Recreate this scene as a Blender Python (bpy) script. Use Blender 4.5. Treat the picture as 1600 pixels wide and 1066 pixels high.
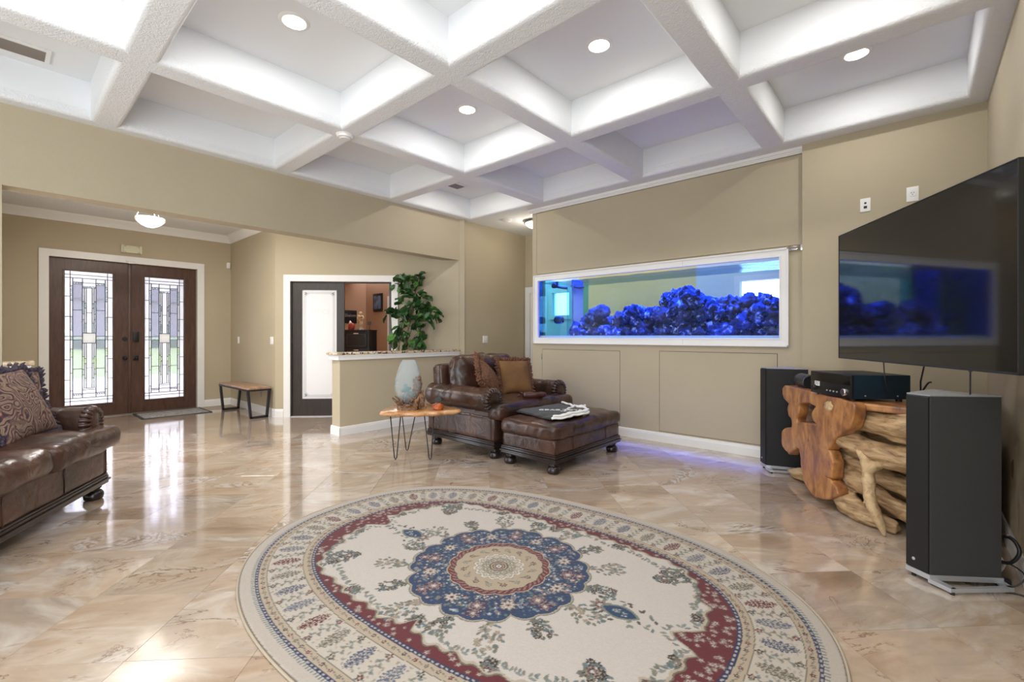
import bpy, bmesh, math, random
import numpy as np
from mathutils import Vector, Matrix, noise
PI = math.pi
R = math.radians
rnd = random.Random(7)
for o in list(bpy.data.objects): bpy.data.objects.remove(o)
SC = bpy.context.scene
COL = SC.collection

# ------------------------------------------------------------------ camera, world, lights, exposure
cam_data = bpy.data.cameras.new('camera')
cam = bpy.data.objects.new('camera', cam_data); COL.objects.link(cam)
cam.location = (0, 0, 1.262)
cam.rotation_euler = (PI / 2, 0, 0.7238)
cam_data.sensor_width = 36.0
cam_data.lens = 36.0 * 715.7 / 1600
cam_data.shift_y = -7.8 / 1600
cam_data.clip_start = 0.05
SC.camera = cam
SC.view_settings.view_transform = 'Standard'
SC.view_settings.look = 'None'
SC.view_settings.exposure = -0.48
SC.view_settings.gamma = 1
SC.view_settings.use_curve_mapping = False

world = bpy.data.worlds.new('world'); SC.world = world
world.use_nodes = True
wn = world.node_tree.nodes; wl = world.node_tree.links
bg = wn['Background']
bg.inputs['Color'].default_value = (0.90, 0.93, 1.0, 1)
bg.inputs['Strength'].default_value = 8.5

def lamp(name, kind, loc, energy, color=(1, 1, 1), size=0.2, size_y=None, rot=(0, 0, 0), shape=None, spread=None):
    l = bpy.data.lights.new(name, kind); l.energy = energy; l.color = color
    if kind == 'AREA':
        l.shape = shape or ('RECTANGLE' if size_y else 'DISK')
        l.size = size
        if size_y: l.size_y = size_y
        if spread: l.spread = spread
    elif kind in ('POINT', 'SPOT'):
        l.shadow_soft_size = size
    o = bpy.data.objects.new(name, l); COL.objects.link(o)
    o.location = loc; o.rotation_euler = rot
    return o
# added area lamps for daylight behind and beside the camera; no openings are built
lamp('daylight_fill', 'AREA', (-2.2, -3.9, 1.45), 150, (0.86, 0.93, 1.0), 5.0, 2.5, (R(90), 0, 0))
lamp('daylight_fill', 'AREA', (.36, -1.9, 1.5), 255, (0.86, 0.93, 1.0), 3.4, 2.5, (R(90), 0, R(90)))
lamp('daylight_fill', 'AREA', (-5.2, -2.6, 1.45), 60, (0.86, 0.93, 1.0), 2.4, 2.5, (R(90), 0, R(-70)))
# blue aquarium lamps hanging above the water
lamp('aquarium_lamp', 'AREA', (-2.6, 5.62, 2.50), 560, (0.02, 0.10, 1.0), 2.9, 0.45, (0, 0, 0), spread=R(54))
lamp('aquarium_lamp', 'AREA', (-2.6, 5.62, 2.52), 60, (0.10, 0.12, 1.0), 2.9, 0.3, (0, 0, 0))
# lamps in the fish room behind the tank, in the office
lamp('fish_wall_fill', 'AREA', (-3.2, 7.0, 2.9), 40, (1.0, 0.88, 0.62), 3.4, .6, (R(62), 0, 0))  # added lamp, tilted to wash the yellow wall
lamp('office_lamp', 'AREA', (-8.2, 5.0, 2.95), 32, (1.0, 0.86, 0.74), 1.2, 1.2, (0, 0, 0))
lamp('etched_glass_backlight', 'AREA', (-7.90, 3.75, 1.35), 19, (0.95, 0.97, 1.0), .8, 1.9, (R(90), 0, R(225)))  # added lamp hidden behind the closed leaf to whiten its etched glass

# ------------------------------------------------------------------ materials
def newmat(name):
    m = bpy.data.materials.new(name); m.use_nodes = True
    nt = m.node_tree; b = nt.nodes['Principled BSDF']
    return m, nt, b
def N(nt, t, **k):
    n = nt.nodes.new(t)
    for a, v in k.items():
        if hasattr(n, a) and not a.startswith('i_'): setattr(n, a, v)
    return n
def plain(name, col, rough=0.5, metal=0.0, bump=0.0, bscale=60, var=0.0, vscale=4, spec=0.5, coat=0.0, emit=None, es=0, sheen=0):
    m, nt, b = newmat(name)
    b.inputs['Base Color'].default_value = (*col, 1)
    b.inputs['Roughness'].default_value = rough
    b.inputs['Metallic'].default_value = metal
    b.inputs['Specular IOR Level'].default_value = spec
    b.inputs['Coat Weight'].default_value = coat
    if sheen: b.inputs['Sheen Weight'].default_value = sheen
    if emit:
        b.inputs['Emission Color'].default_value = (*emit, 1); b.inputs['Emission Strength'].default_value = es
    tc = N(nt, 'ShaderNodeTexCoord')
    if bump:
        t = N(nt, 'ShaderNodeTexNoise'); t.inputs['Scale'].default_value = bscale; t.inputs['Detail'].default_value = 4
        bp = N(nt, 'ShaderNodeBump'); bp.inputs['Strength'].default_value = bump; bp.inputs['Distance'].default_value = 0.01
        nt.links.new(tc.outputs['Object'], t.inputs['Vector'])
        nt.links.new(t.outputs['Fac'], bp.inputs['Height']); nt.links.new(bp.outputs['Normal'], b.inputs['Normal'])
    if var:
        t = N(nt, 'ShaderNodeTexNoise'); t.inputs['Scale'].default_value = vscale; t.inputs['Detail'].default_value = 5
        r = N(nt, 'ShaderNodeValToRGB')
        r.color_ramp.elements[0].position = .3; r.color_ramp.elements[1].position = .7
        r.color_ramp.elements[0].color = (*[c * (1 - var) for c in col], 1)
        r.color_ramp.elements[1].color = (*[min(1, c * (1 + var)) for c in col], 1)
        nt.links.new(tc.outputs['Object'], t.inputs['Vector'])
        nt.links.new(t.outputs['Fac'], r.inputs['Fac']); nt.links.new(r.outputs['Color'], b.inputs['Base Color'])
    return m
def ramp(nt, stops):
    r = N(nt, 'ShaderNodeValToRGB'); e = r.color_ramp.elements
    while len(e) < len(stops): e.new(.5)
    for i, (p, c) in enumerate(stops):
        e[i].position = p; e[i].color = (*c, 1)
    return r
def mixc(nt, fac, a, b, mode='MIX'):
    m = N(nt, 'ShaderNodeMix', data_type='RGBA', blend_type=mode)
    for s, v in ((0, fac), (6, a), (7, b)):
        if isinstance(v, (int, float)): m.inputs[s].default_value = v
        elif isinstance(v, tuple): m.inputs[s].default_value = (*v, 1)
        else: nt.links.new(v, m.inputs[s])
    return m.outputs[2]

M = {}
M['wall'] = plain('beige_paint', (0.465, 0.400, 0.285), 0.75, bump=0.12, bscale=90, var=0.03, vscale=1.5, spec=.25)
M['office'] = plain('terracotta_paint', (0.50, 0.30, 0.19), 0.8, bump=0.1, bscale=90, spec=.2)
M['fishwall'] = plain('yellow_paint', (0.75, 0.62, 0.28), 0.8, spec=.2)
M['ceil'] = plain('white_ceiling_plaster', (0.80, 0.815, 0.83), 0.85, bump=0.0, spec=.15)
M['white'] = plain('white_gloss_trim', (0.80, 0.79, 0.775), 0.35, var=.02, vscale=3)
M['plate'] = plain('white_plastic', (0.85, 0.84, 0.82), 0.4)
M['black'] = plain('black_plastic', (0.012, 0.012, 0.014), 0.35)
M['blackmetal'] = plain('black_metal', (0.015, 0.015, 0.02), 0.45, bump=.05, bscale=200)
M['silver'] = plain('silver_painted_metal', (0.55, 0.57, 0.60), 0.35, metal=.6)
M['chrome'] = plain('chrome', (0.75, 0.76, 0.78), 0.12, metal=1)
M['nickel'] = plain('brushed_nickel', (0.35, 0.34, 0.33), 0.35, metal=1)
M['bronze'] = plain('dark_bronze', (0.03, 0.028, 0.028), 0.4, metal=.7)
M['grout'] = plain('grout', (0.42, 0.34, 0.26), 0.5)
def ceiling_bump():
    m = M['ceil']; nt = m.node_tree; b = nt.nodes['Principled BSDF']
    tc = N(nt, 'ShaderNodeTexCoord'); t = N(nt, 'ShaderNodeTexNoise'); t.inputs['Scale'].default_value = 55; t.inputs['Detail'].default_value = 3; t.inputs['Distortion'].default_value = 1.2
    g = N(nt, 'ShaderNodeNewGeometry'); sx = N(nt, 'ShaderNodeSeparateXYZ'); nt.links.new(g.outputs['Position'], sx.inputs[0])
    lt = N(nt, 'ShaderNodeMath', operation='LESS_THAN'); lt.inputs[1].default_value = 3.2; nt.links.new(sx.outputs['Z'], lt.inputs[0])
    ml = N(nt, 'ShaderNodeMath', operation='MULTIPLY'); nt.links.new(lt.outputs[0], ml.inputs[0]); nt.links.new(t.outputs['Fac'], ml.inputs[1])
    bp = N(nt, 'ShaderNodeBump'); bp.inputs['Strength'].default_value = .55; bp.inputs['Distance'].default_value = .012
    nt.links.new(tc.outputs['Object'], t.inputs['Vector']); nt.links.new(ml.outputs[0], bp.inputs['Height']); nt.links.new(bp.outputs['Normal'], b.inputs['Normal'])
ceiling_bump()

def marble_mat():
    m, nt, b = newmat('polished_travertine_marble')
    tc = N(nt, 'ShaderNodeTexCoord'); oi = N(nt, 'ShaderNodeObjectInfo')
    mu = N(nt, 'ShaderNodeVectorMath', operation='SCALE'); mu.inputs[3].default_value = 173.0
    cx = N(nt, 'ShaderNodeCombineXYZ')
    nt.links.new(oi.outputs['Random'], cx.inputs[0]); nt.links.new(oi.outputs['Random'], cx.inputs[1])
    nt.links.new(cx.outputs[0], mu.inputs[0])
    ad = N(nt, 'ShaderNodeVectorMath', operation='ADD')
    # each slab is turned a little differently
    vr = N(nt, 'ShaderNodeVectorRotate', rotation_type='Z_AXIS')
    mr = N(nt, 'ShaderNodeMath', operation='MULTIPLY_ADD'); mr.inputs[1].default_value = .6; mr.inputs[2].default_value = -.45
    nt.links.new(oi.outputs['Random'], mr.inputs[0]); nt.links.new(mr.outputs[0], vr.inputs['Angle'])
    nt.links.new(tc.outputs['Object'], vr.inputs['Vector'])
    nt.links.new(vr.outputs[0], ad.inputs[0]); nt.links.new(mu.outputs[0], ad.inputs[1])
    mp = N(nt, 'ShaderNodeMapping'); mp.inputs['Scale'].default_value = (.9, 1.9, 1)
    nt.links.new(ad.outputs[0], mp.inputs[0])
    def noi(scale, det, dist, rough=.55):
        t = N(nt, 'ShaderNodeTexNoise'); t.inputs['Scale'].default_value = scale; t.inputs['Detail'].default_value = det
        t.inputs['Distortion'].default_value = dist; t.inputs['Roughness'].default_value = rough
        nt.links.new(mp.outputs[0], t.inputs['Vector']); return t
    n1 = noi(1.1, 8, 1.0)
    c1 = ramp(nt, [(.24, (.270, .180, .110)), (.40, (.390, .270, .175)), (.50, (.470, .350, .245)), (.60, (.400, .310, .235)), (.66, (.520, .420, .320)), (.80, (.580, .500, .415))])
    nt.links.new(n1.outputs['Fac'], c1.inputs['Fac'])
    # fine lamination
    w = N(nt, 'ShaderNodeTexWave', wave_type='BANDS', bands_direction='Y'); w.inputs['Scale'].default_value = 2.6
    w.inputs['Distortion'].default_value = 9; w.inputs['Detail'].default_value = 5; w.inputs['Detail Scale'].default_value = 1.3
    nt.links.new(mp.outputs[0], w.inputs['Vector'])
    c2 = ramp(nt, [(0, (.78, .72, .66)), (.5, (1, 1, 1)), (1, (1.0, .97, .93))]); nt.links.new(w.outputs['Fac'], c2.inputs['Fac'])
    col = mixc(nt, .16, c1.outputs['Color'], c2.outputs['Color'], 'MULTIPLY')
    # pale flowing patches
    n2 = noi(1.25, 9, 1.6, .6); c3 = ramp(nt, [(.50, (0, 0, 0)), (.72, (.85, .85, .85))]); nt.links.new(n2.outputs['Fac'], c3.inputs['Fac'])
    col = mixc(nt, c3.outputs['Color'], col, (.64, .57, .49))
    # thin dark veins where a noise field crosses its middle, broken up by a second one
    n3 = noi(1.5, 9, 1.6, .62)
    s = N(nt, 'ShaderNodeMath', operation='SUBTRACT'); s.inputs[1].default_value = .47; nt.links.new(n3.outputs['Fac'], s.inputs[0])
    a = N(nt, 'ShaderNodeMath', operation='ABSOLUTE'); nt.links.new(s.outputs[0], a.inputs[0])
    c4 = ramp(nt, [(.0, (1, 1, 1)), (.014, (0, 0, 0))]); nt.links.new(a.outputs[0], c4.inputs['Fac'])
    n4 = noi(1.9, 3, .3); c5 = ramp(nt, [(.50, (0, 0, 0)), (.62, (1, 1, 1))]); nt.links.new(n4.outputs['Fac'], c5.inputs['Fac'])
    vein = mixc(nt, 1.0, c4.outputs['Color'], c5.outputs['Color'], 'MULTIPLY')
    col = mixc(nt, vein, col, (.20, .11, .065))
    # clusters of crowded contour lines, grey brown with pale lilac between
    n6 = noi(1.3, 6, 1.2, .6); m6 = N(nt, 'ShaderNodeMath', operation='MULTIPLY'); m6.inputs[1].default_value = 75; s6 = N(nt, 'ShaderNodeMath', operation='SINE')
    nt.links.new(n6.outputs['Fac'], m6.inputs[0]); nt.links.new(m6.outputs[0], s6.inputs[0])
    n7 = noi(.8, 3, .5); c7 = ramp(nt, [(.60, (0, 0, 0)), (.67, (.85, .85, .85))]); nt.links.new(n7.outputs['Fac'], c7.inputs['Fac'])
    a6 = N(nt, 'ShaderNodeMath', operation='MULTIPLY_ADD'); a6.inputs[1].default_value = .5; a6.inputs[2].default_value = .5; nt.links.new(s6.outputs[0], a6.inputs[0])
    c6 = ramp(nt, [(0, (.21, .14, .10)), (.22, (.36, .27, .20)), (.55, (.44, .34, .25)), (1, (.56, .53, .52))]); nt.links.new(a6.outputs[0], c6.inputs['Fac'])
    col = mixc(nt, c7.outputs['Color'], col, c6.outputs['Color'])
    # fine white flecks
    n8 = noi(9, 4, .4, .7); c8 = ramp(nt, [(.66, (0, 0, 0)), (.74, (.5, .5, .5))]); nt.links.new(n8.outputs['Fac'], c8.inputs['Fac'])
    col = mixc(nt, c8.outputs['Color'], col, (.68, .62, .56))
    # whole-slab tone
    h = N(nt, 'ShaderNodeHueSaturation'); h.inputs['Saturation'].default_value = .88; v = N(nt, 'ShaderNodeMath', operation='MULTIPLY_ADD'); v.inputs[1].default_value = .24; v.inputs[2].default_value = .88
    m7 = N(nt, 'ShaderNodeMath', operation='FRACT'); m8 = N(nt, 'ShaderNodeMath', operation='MULTIPLY'); m8.inputs[1].default_value = 7.31
    nt.links.new(oi.outputs['Random'], m8.inputs[0]); nt.links.new(m8.outputs[0], m7.inputs[0]); nt.links.new(m7.outputs[0], v.inputs[0])
    nt.links.new(v.outputs[0], h.inputs['Value']); nt.links.new(col, h.inputs['Color'])
    nt.links.new(h.outputs[0], b.inputs['Base Color'])
    b.inputs['Roughness'].default_value = .09
    b.inputs['Specular IOR Level'].default_value = .6
    b.inputs['Coat Weight'].default_value = .75; b.inputs['Coat Roughness'].default_value = .085; b.inputs['Coat IOR'].default_value = 1.6
    bp = N(nt, 'ShaderNodeBump'); bp.inputs['Strength'].default_value = .018; bp.inputs['Distance'].default_value = .02
    nt.links.new(n1.outputs['Fac'], bp.inputs['Height']); nt.links.new(bp.outputs['Normal'], b.inputs['Normal'])
    return m
M['marble'] = marble_mat()

def granite_mat():
    m, nt, b = newmat('speckled_granite')
    tc = N(nt, 'ShaderNodeTexCoord'); v = N(nt, 'ShaderNodeTexVoronoi'); v.inputs['Scale'].default_value = 45
    nt.links.new(tc.outputs['Object'], v.inputs['Vector'])
    s = N(nt, 'ShaderNodeSeparateColor'); nt.links.new(v.outputs['Color'], s.inputs[0])
    r = ramp(nt, [(0, (.10, .07, .05)), (.22, (.50, .36, .22)), (.5, (.62, .50, .34)), (.8, (.70, .63, .52)), (1, (.33, .22, .14))])
    r.color_ramp.interpolation = 'CONSTANT'
    nt.links.new(s.outputs[0], r.inputs['Fac']); nt.links.new(r.outputs['Color'], b.inputs['Base Color'])
    b.inputs['Roughness'].default_value = .15
    return m
M['granite'] = granite_mat()

def leather_mat(name, c0, c1, c2, rough=.34):
    m, nt, b = newmat(name)
    tc = N(nt, 'ShaderNodeTexCoord')
    n = N(nt, 'ShaderNodeTexNoise'); n.inputs['Scale'].default_value = 3.2; n.inputs['Detail'].default_value = 6
    nt.links.new(tc.outputs['Object'], n.inputs['Vector'])
    r = ramp(nt, [(.3, c0), (.5, c1), (.72, c2)]); nt.links.new(n.outputs['Fac'], r.inputs['Fac']); nt.links.new(r.outputs['Color'], b.inputs['Base Color'])
    b.inputs['Roughness'].default_value = rough; b.inputs['Specular IOR Level'].default_value = .5
    v = N(nt, 'ShaderNodeTexVoronoi', feature='DISTANCE_TO_EDGE'); v.inputs['Scale'].default_value = 160
    n5 = N(nt, 'ShaderNodeTexNoise'); n5.inputs['Scale'].default_value = 9; n5.inputs['Detail'].default_value = 5; n5.inputs['Distortion'].default_value = .8
    nt.links.new(tc.outputs['Object'], v.inputs['Vector']); nt.links.new(tc.outputs['Object'], n5.inputs['Vector'])
    b1 = N(nt, 'ShaderNodeBump'); b1.inputs['Strength'].default_value = .10; b1.inputs['Distance'].default_value = .004
    b2 = N(nt, 'ShaderNodeBump'); b2.inputs['Strength'].default_value = .35; b2.inputs['Distance'].default_value = .02
    nt.links.new(v.outputs['Distance'], b1.inputs['Height']); nt.links.new(n5.outputs['Fac'], b2.inputs['Height'])
    nt.links.new(b1.outputs['Normal'], b2.inputs['Normal']); nt.links.new(b2.outputs['Normal'], b.inputs['Normal'])
    return m
M['leather'] = leather_mat('brown_leather', (.020, .010, .007), (.052, .023, .015), (.095, .043, .027), .27)
M['darkwood'] = plain('dark_turned_wood', (.016, .009, .008), .28, var=.3, vscale=6, coat=.15)

def wood_mat(name, c0, c1, c2, scale=(1, 1, 6), rough=.4, dark=(.05, .03, .02), coat=0.0, bump=.3, grain=3.0, vein=.6):
    m, nt, b = newmat(name)
    tc = N(nt, 'ShaderNodeTexCoord'); mp = N(nt, 'ShaderNodeMapping'); mp.inputs['Scale'].default_value = scale
    nt.links.new(tc.outputs['Object'], mp.inputs[0])
    n = N(nt, 'ShaderNodeTexNoise'); n.inputs['Scale'].default_value = grain; n.inputs['Detail'].default_value = 9; n.inputs['Distortion'].default_value = 1.0
    nt.links.new(mp.outputs[0], n.inputs['Vector'])
    r = ramp(nt, [(.28, c0), (.5, c1), (.7, c2)]); nt.links.new(n.outputs['Fac'], r.inputs['Fac'])
    n2 = N(nt, 'ShaderNodeTexNoise'); n2.inputs['Scale'].default_value = grain * 1.7; n2.inputs['Detail'].default_value = 6; n2.inputs['Roughness'].default_value = .7
    nt.links.new(mp.outputs[0], n2.inputs['Vector'])
    r2 = ramp(nt, [(.56, (0, 0, 0)), (.72, (vein, vein, vein))]); nt.links.new(n2.outputs['Fac'], r2.inputs['Fac'])
    col = mixc(nt, r2.outputs['Color'], r.outputs['Color'], dark)
    nt.links.new(col, b.inputs['Base Color'])
    b.inputs['Roughness'].default_value = rough; b.inputs['Coat Weight'].default_value = coat; b.inputs['Coat Roughness'].default_value = .15
    bp = N(nt, 'ShaderNodeBump'); bp.inputs['Strength'].default_value = bump; bp.inputs['Distance'].default_value = .01
    nt.links.new(n.outputs['Fac'], bp.inputs['Height']); nt.links.new(bp.outputs['Normal'], b.inputs['Normal'])
    return m
M['sawn'] = wood_mat('polished_sawn_root', (.15, .058, .034), (.36, .145, .045), (.52, .25, .085), (2.2, 2.2, 1.1), .36, (.085, .032, .028), .25, .35, 5, .95)
M['root'] = wood_mat('weathered_tan_root', (.17, .09, .04), (.42, .265, .13), (.58, .42, .24), (2.0, 2.0, 8), .55, (.055, .03, .018), 0, .9, 3.2, .85)
M['rootlight'] = wood_mat('pale_root', (.34, .20, .10), (.55, .38, .20), (.68, .50, .30), (4, 4, 3), .55, (.14, .08, .04), 0, .8, 4, .6)
M['slab'] = wood_mat('live_edge_slab_wood', (.28, .11, .035), (.50, .24, .09), (.66, .38, .18), (3, 3, 3), .22, (.14, .05, .02), .6, .15, 3, .7)
M['drift'] = wood_mat('gnarled_driftwood', (.06, .028, .014), (.17, .085, .042), (.36, .20, .10), (5, 5, 5), .55, (.05, .025, .015), 0, .9, 6, .8)
M['doorwood'] = wood_mat('mahogany_door', (.050, .022, .014), (.075, .033, .020), (.100, .046, .028), (6, 6, .7), .38, (.035, .016, .011), .1, .08, 5, .5)
M['espresso'] = wood_mat('espresso_door', (.020, .015, .014), (.028, .021, .020), (.036, .027, .025), (6, 6, .7), .4, (.015, .011, .010), .1, .05, 5, .4)
M['benchwood'] = wood_mat('bench_wood', (.24, .13, .075), (.38, .22, .13), (.50, .31, .19), (1, 7, 7), .3, (.09, .04, .03), .3, .1, 3, .5)
M['grille'] = plain('dark_grey_speaker_cloth', (.045, .046, .048), .8, bump=.3, bscale=400)
M['gloss_black'] = plain('black_grille_cloth', (.006, .006, .007), .55, bump=.1, bscale=400)
M['screen'] = plain('dark_glossy_screen', (.006, .006, .007), .06, spec=.6, coat=.1)
M['teal_metal'] = plain('dark_sheet_metal', (.010, .030, .050), .42, metal=.3)
M['lens'] = plain('lit_lamp_lens', (1, 1, 1), .5, emit=(1.0, .97, .92), es=14)
M['dome'] = plain('lit_alabaster_glass', (1, 1, 1), .4, emit=(1.0, .96, .88), es=5)
M['domerim'] = plain('alabaster_rim', (.75, .74, .70), .4, emit=(1.0, .96, .88), es=.25)
M['leaf'] = plain('green_leaf', (.028, .085, .022), .38, var=.45, vscale=9, spec=.4)
M['leaf2'] = plain('bright_green_leaf', (.075, .19, .035), .38, var=.35, vscale=9, spec=.4)
M['stem'] = plain('plant_stem', (.20, .15, .09), .7, bump=.3, bscale=40)
M['lead'] = plain('dark_lead_came', (.03, .03, .035), .4, metal=.6)
M['black_cloth'] = plain('black_cotton', (.010, .010, .012), .9, bump=.4, bscale=200, sheen=.2)
M['white_cloth'] = plain('white_cotton', (.78, .78, .74), .85, bump=.4, bscale=60)
M['print'] = plain('white_print', (.8, .8, .8), .7)
M['velvet'] = leather_mat('gold_brown_chenille', (.11, .050, .014), (.17, .080, .024), (.22, .11, .036), .8)
M['fur'] = plain('shaggy_brown_fringe', (.13, .055, .028), .9, var=.5, vscale=40, bump=.9, bscale=60)
M['navyfringe'] = plain('navy_mauve_fringe', (.050, .036, .055), .9, var=.55, vscale=30, bump=.9, bscale=80)
M['cordleather'] = plain('dark_red_brown_leather', (.05, .014, .012), .3, bump=.2, bscale=12)
M['grass'] = plain('lawn_grass', (.20, .29, .09), .9, var=.3, vscale=3)
M['concrete'] = plain('pale_concrete', (.40, .365, .37), .8, var=.1, vscale=1)
M['hedge'] = plain('dark_trees', (.05, .09, .05), .9, var=.5, vscale=1)
M['sand'] = plain('white_aquarium_sand', (.75, .75, .8), .9, bump=.8, bscale=40)
M['cream'] = plain('cream_plastic', (.62, .60, .42), .5)
M['redbox'] = plain('red_ornament', (.45, .07, .05), .5, var=.4, vscale=30)
M['gold'] = plain('gold_ivory_figurine', (.62, .45, .26), .45, var=.5, vscale=18)
M['bluedev'] = plain('blue_plastic', (.02, .05, .35), .4)
M['matweave'] = plain('grey_door_mat', (.30, .29, .27), .95, var=.5, vscale=40, bump=.6, bscale=150)
M['photo'] = plain('blue_grey_print', (.12, .17, .25), .4, var=.8, vscale=8)
M['soil'] = plain('potting_soil', (.04, .03, .02), .95)
M['pot'] = plain('brown_ceramic_pot', (.12, .06, .03), .35)
M['pipe'] = plain('dark_pvc', (.02, .03, .04), .4)

def rock_mat():
    m, nt, b = newmat('live_rock')
    tc = N(nt, 'ShaderNodeTexCoord'); oi = N(nt, 'ShaderNodeObjectInfo')
    n = N(nt, 'ShaderNodeTexNoise'); n.inputs['Scale'].default_value = 9; n.inputs['Detail'].default_value = 10; n.inputs['Roughness'].default_value = .7
    nt.links.new(tc.outputs['Object'], n.inputs['Vector'])
    r = ramp(nt, [(.40, (.012, .012, .025)), (.54, (.05, .05, .14)), (.65, (.70, .68, .90))]); nt.links.new(n.outputs['Fac'], r.inputs['Fac'])  # lavender stop paints scattered highlights on the rock
    rr2 = ramp(nt, [(.62, (0, 0, 0)), (.72, (.75, .75, .75))]); nt.links.new(oi.outputs['Random'], rr2.inputs['Fac'])
    nt.links.new(mixc(nt, rr2.outputs['Color'], r.outputs['Color'], (.075, .045, .04)), b.inputs['Base Color']); b.inputs['Roughness'].default_value = .9
    bp = N(nt, 'ShaderNodeBump'); bp.inputs['Strength'].default_value = 1; bp.inputs['Distance'].default_value = .03
    nt.links.new(n.outputs['Fac'], bp.inputs['Height']); nt.links.new(bp.outputs['Normal'], b.inputs['Normal'])
    return m
M['rock'] = rock_mat()
def clear_glass(name, tint=(1, 1, 1), rough=0.0, refl=1.0):
    m = bpy.data.materials.new(name); m.use_nodes = True; nt = m.node_tree; nt.nodes.clear()
    out = N(nt, 'ShaderNodeOutputMaterial'); tr = N(nt, 'ShaderNodeBsdfTransparent'); gl = N(nt, 'ShaderNodeBsdfGlossy'); mx = N(nt, 'ShaderNodeMixShader'); f = N(nt, 'ShaderNodeFresnel')
    f.inputs['IOR'].default_value = 1.45; tr.inputs['Color'].default_value = (*tint, 1); gl.inputs['Roughness'].default_value = rough
    ml = N(nt, 'ShaderNodeMath', operation='MULTIPLY'); ml.inputs[1].default_value = refl
    nt.links.new(f.outputs[0], ml.inputs[0]); nt.links.new(ml.outputs[0], mx.inputs[0]); nt.links.new(tr.outputs[0], mx.inputs[1]); nt.links.new(gl.outputs[0], mx.inputs[2]); nt.links.new(mx.outputs[0], out.inputs[0])
    return m
M['tankglass'] = clear_glass('aquarium_glass', (.82, .92, 1.0), refl=.07)
def water_mat():
    m = bpy.data.materials.new('aquarium_water'); m.use_nodes = True; nt = m.node_tree; nt.nodes.clear()
    out = N(nt, 'ShaderNodeOutputMaterial'); tr = N(nt, 'ShaderNodeBsdfTransparent'); gl = N(nt, 'ShaderNodeBsdfGlossy'); mx = N(nt, 'ShaderNodeMixShader')
    tc = N(nt, 'ShaderNodeTexCoord'); mp = N(nt, 'ShaderNodeMapping'); mp.inputs['Scale'].default_value = (2, 9, 1); n = N(nt, 'ShaderNodeTexNoise'); n.inputs['Scale'].default_value = 3; n.inputs['Detail'].default_value = 4
    nt.links.new(tc.outputs['Object'], mp.inputs[0]); nt.links.new(mp.outputs[0], n.inputs['Vector'])
    bp = N(nt, 'ShaderNodeBump'); bp.inputs['Strength'].default_value = .5; bp.inputs['Distance'].default_value = .03
    nt.links.new(n.outputs['Fac'], bp.inputs['Height']); nt.links.new(bp.outputs['Normal'], gl.inputs['Normal'])
    gl.inputs['Color'].default_value = (.55, .72, .95, 1); gl.inputs['Roughness'].default_value = .12
    tr.inputs['Color'].default_value = (.7, .85, 1, 1); mx.inputs[0].default_value = .72
    nt.links.new(tr.outputs[0], mx.inputs[1]); nt.links.new(gl.outputs[0], mx.inputs[2]); nt.links.new(mx.outputs[0], out.inputs[0])
    return m
M['watertop'] = water_mat()
def art_glass(name, rough, tint, bump=0.0, bscale=30, diff=.25):
    m = bpy.data.materials.new(name); m.use_nodes = True; nt = m.node_tree; nt.nodes.clear()
    out = N(nt, 'ShaderNodeOutputMaterial'); rf = N(nt, 'ShaderNodeBsdfRefraction'); tl = N(nt, 'ShaderNodeBsdfTranslucent'); gl = N(nt, 'ShaderNodeBsdfGlossy')
    mx = N(nt, 'ShaderNodeMixShader'); m2 = N(nt, 'ShaderNodeMixShader')
    rf.inputs['IOR'].default_value = 1.02 if rough > .05 else 1.0; rf.inputs['Roughness'].default_value = rough; rf.inputs['Color'].default_value = (*tint, 1)
    tl.inputs['Color'].default_value = (*tint, 1); gl.inputs['Roughness'].default_value = .1
    mx.inputs[0].default_value = diff; m2.inputs[0].default_value = .05
    if bump:
        rf.inputs['IOR'].default_value = 1.25
        tc = N(nt, 'ShaderNodeTexCoord'); n = N(nt, 'ShaderNodeTexNoise'); n.inputs['Scale'].default_value = bscale; n.inputs['Detail'].default_value = 3
        bp = N(nt, 'ShaderNodeBump'); bp.inputs['Strength'].default_value = bump; bp.inputs['Distance'].default_value = .01
        nt.links.new(tc.outputs['Object'], n.inputs['Vector']); nt.links.new(n.outputs['Fac'], bp.inputs['Height']); nt.links.new(bp.outputs['Normal'], rf.inputs['Normal'])
    nt.links.new(rf.outputs[0], mx.inputs[1]); nt.links.new(tl.outputs[0], mx.inputs[2]); nt.links.new(mx.outputs[0], m2.inputs[1]); nt.links.new(gl.outputs[0], m2.inputs[2]); nt.links.new(m2.outputs[0], out.inputs[0])
    return m
M['glue'] = art_glass('textured_clear_glass', .06, (.97, .96, 1), .8, 60, .62)
M['frost'] = art_glass('satin_frosted_glass', .22, (.78, .77, .86), 0, 30, .16)
M['bevel'] = art_glass('bevelled_glass', .02, (.95, .97, 1), .9, 25, .1)
def etched_mat():
    m = bpy.data.materials.new('white_etched_glass'); m.use_nodes = True; nt = m.node_tree; nt.nodes.clear()
    out = N(nt, 'ShaderNodeOutputMaterial'); d = N(nt, 'ShaderNodeBsdfDiffuse'); tl = N(nt, 'ShaderNodeBsdfTranslucent'); mx = N(nt, 'ShaderNodeMixShader')
    d.inputs['Color'].default_value = (.9, .9, .9, 1); tl.inputs['Color'].default_value = (.95, .95, .95, 1); mx.inputs[0].default_value = .5
    nt.links.new(d.outputs[0], mx.inputs[1]); nt.links.new(tl.outputs[0], mx.inputs[2]); nt.links.new(mx.outputs[0], out.inputs[0]); return m
M['etched'] = etched_mat()
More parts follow.
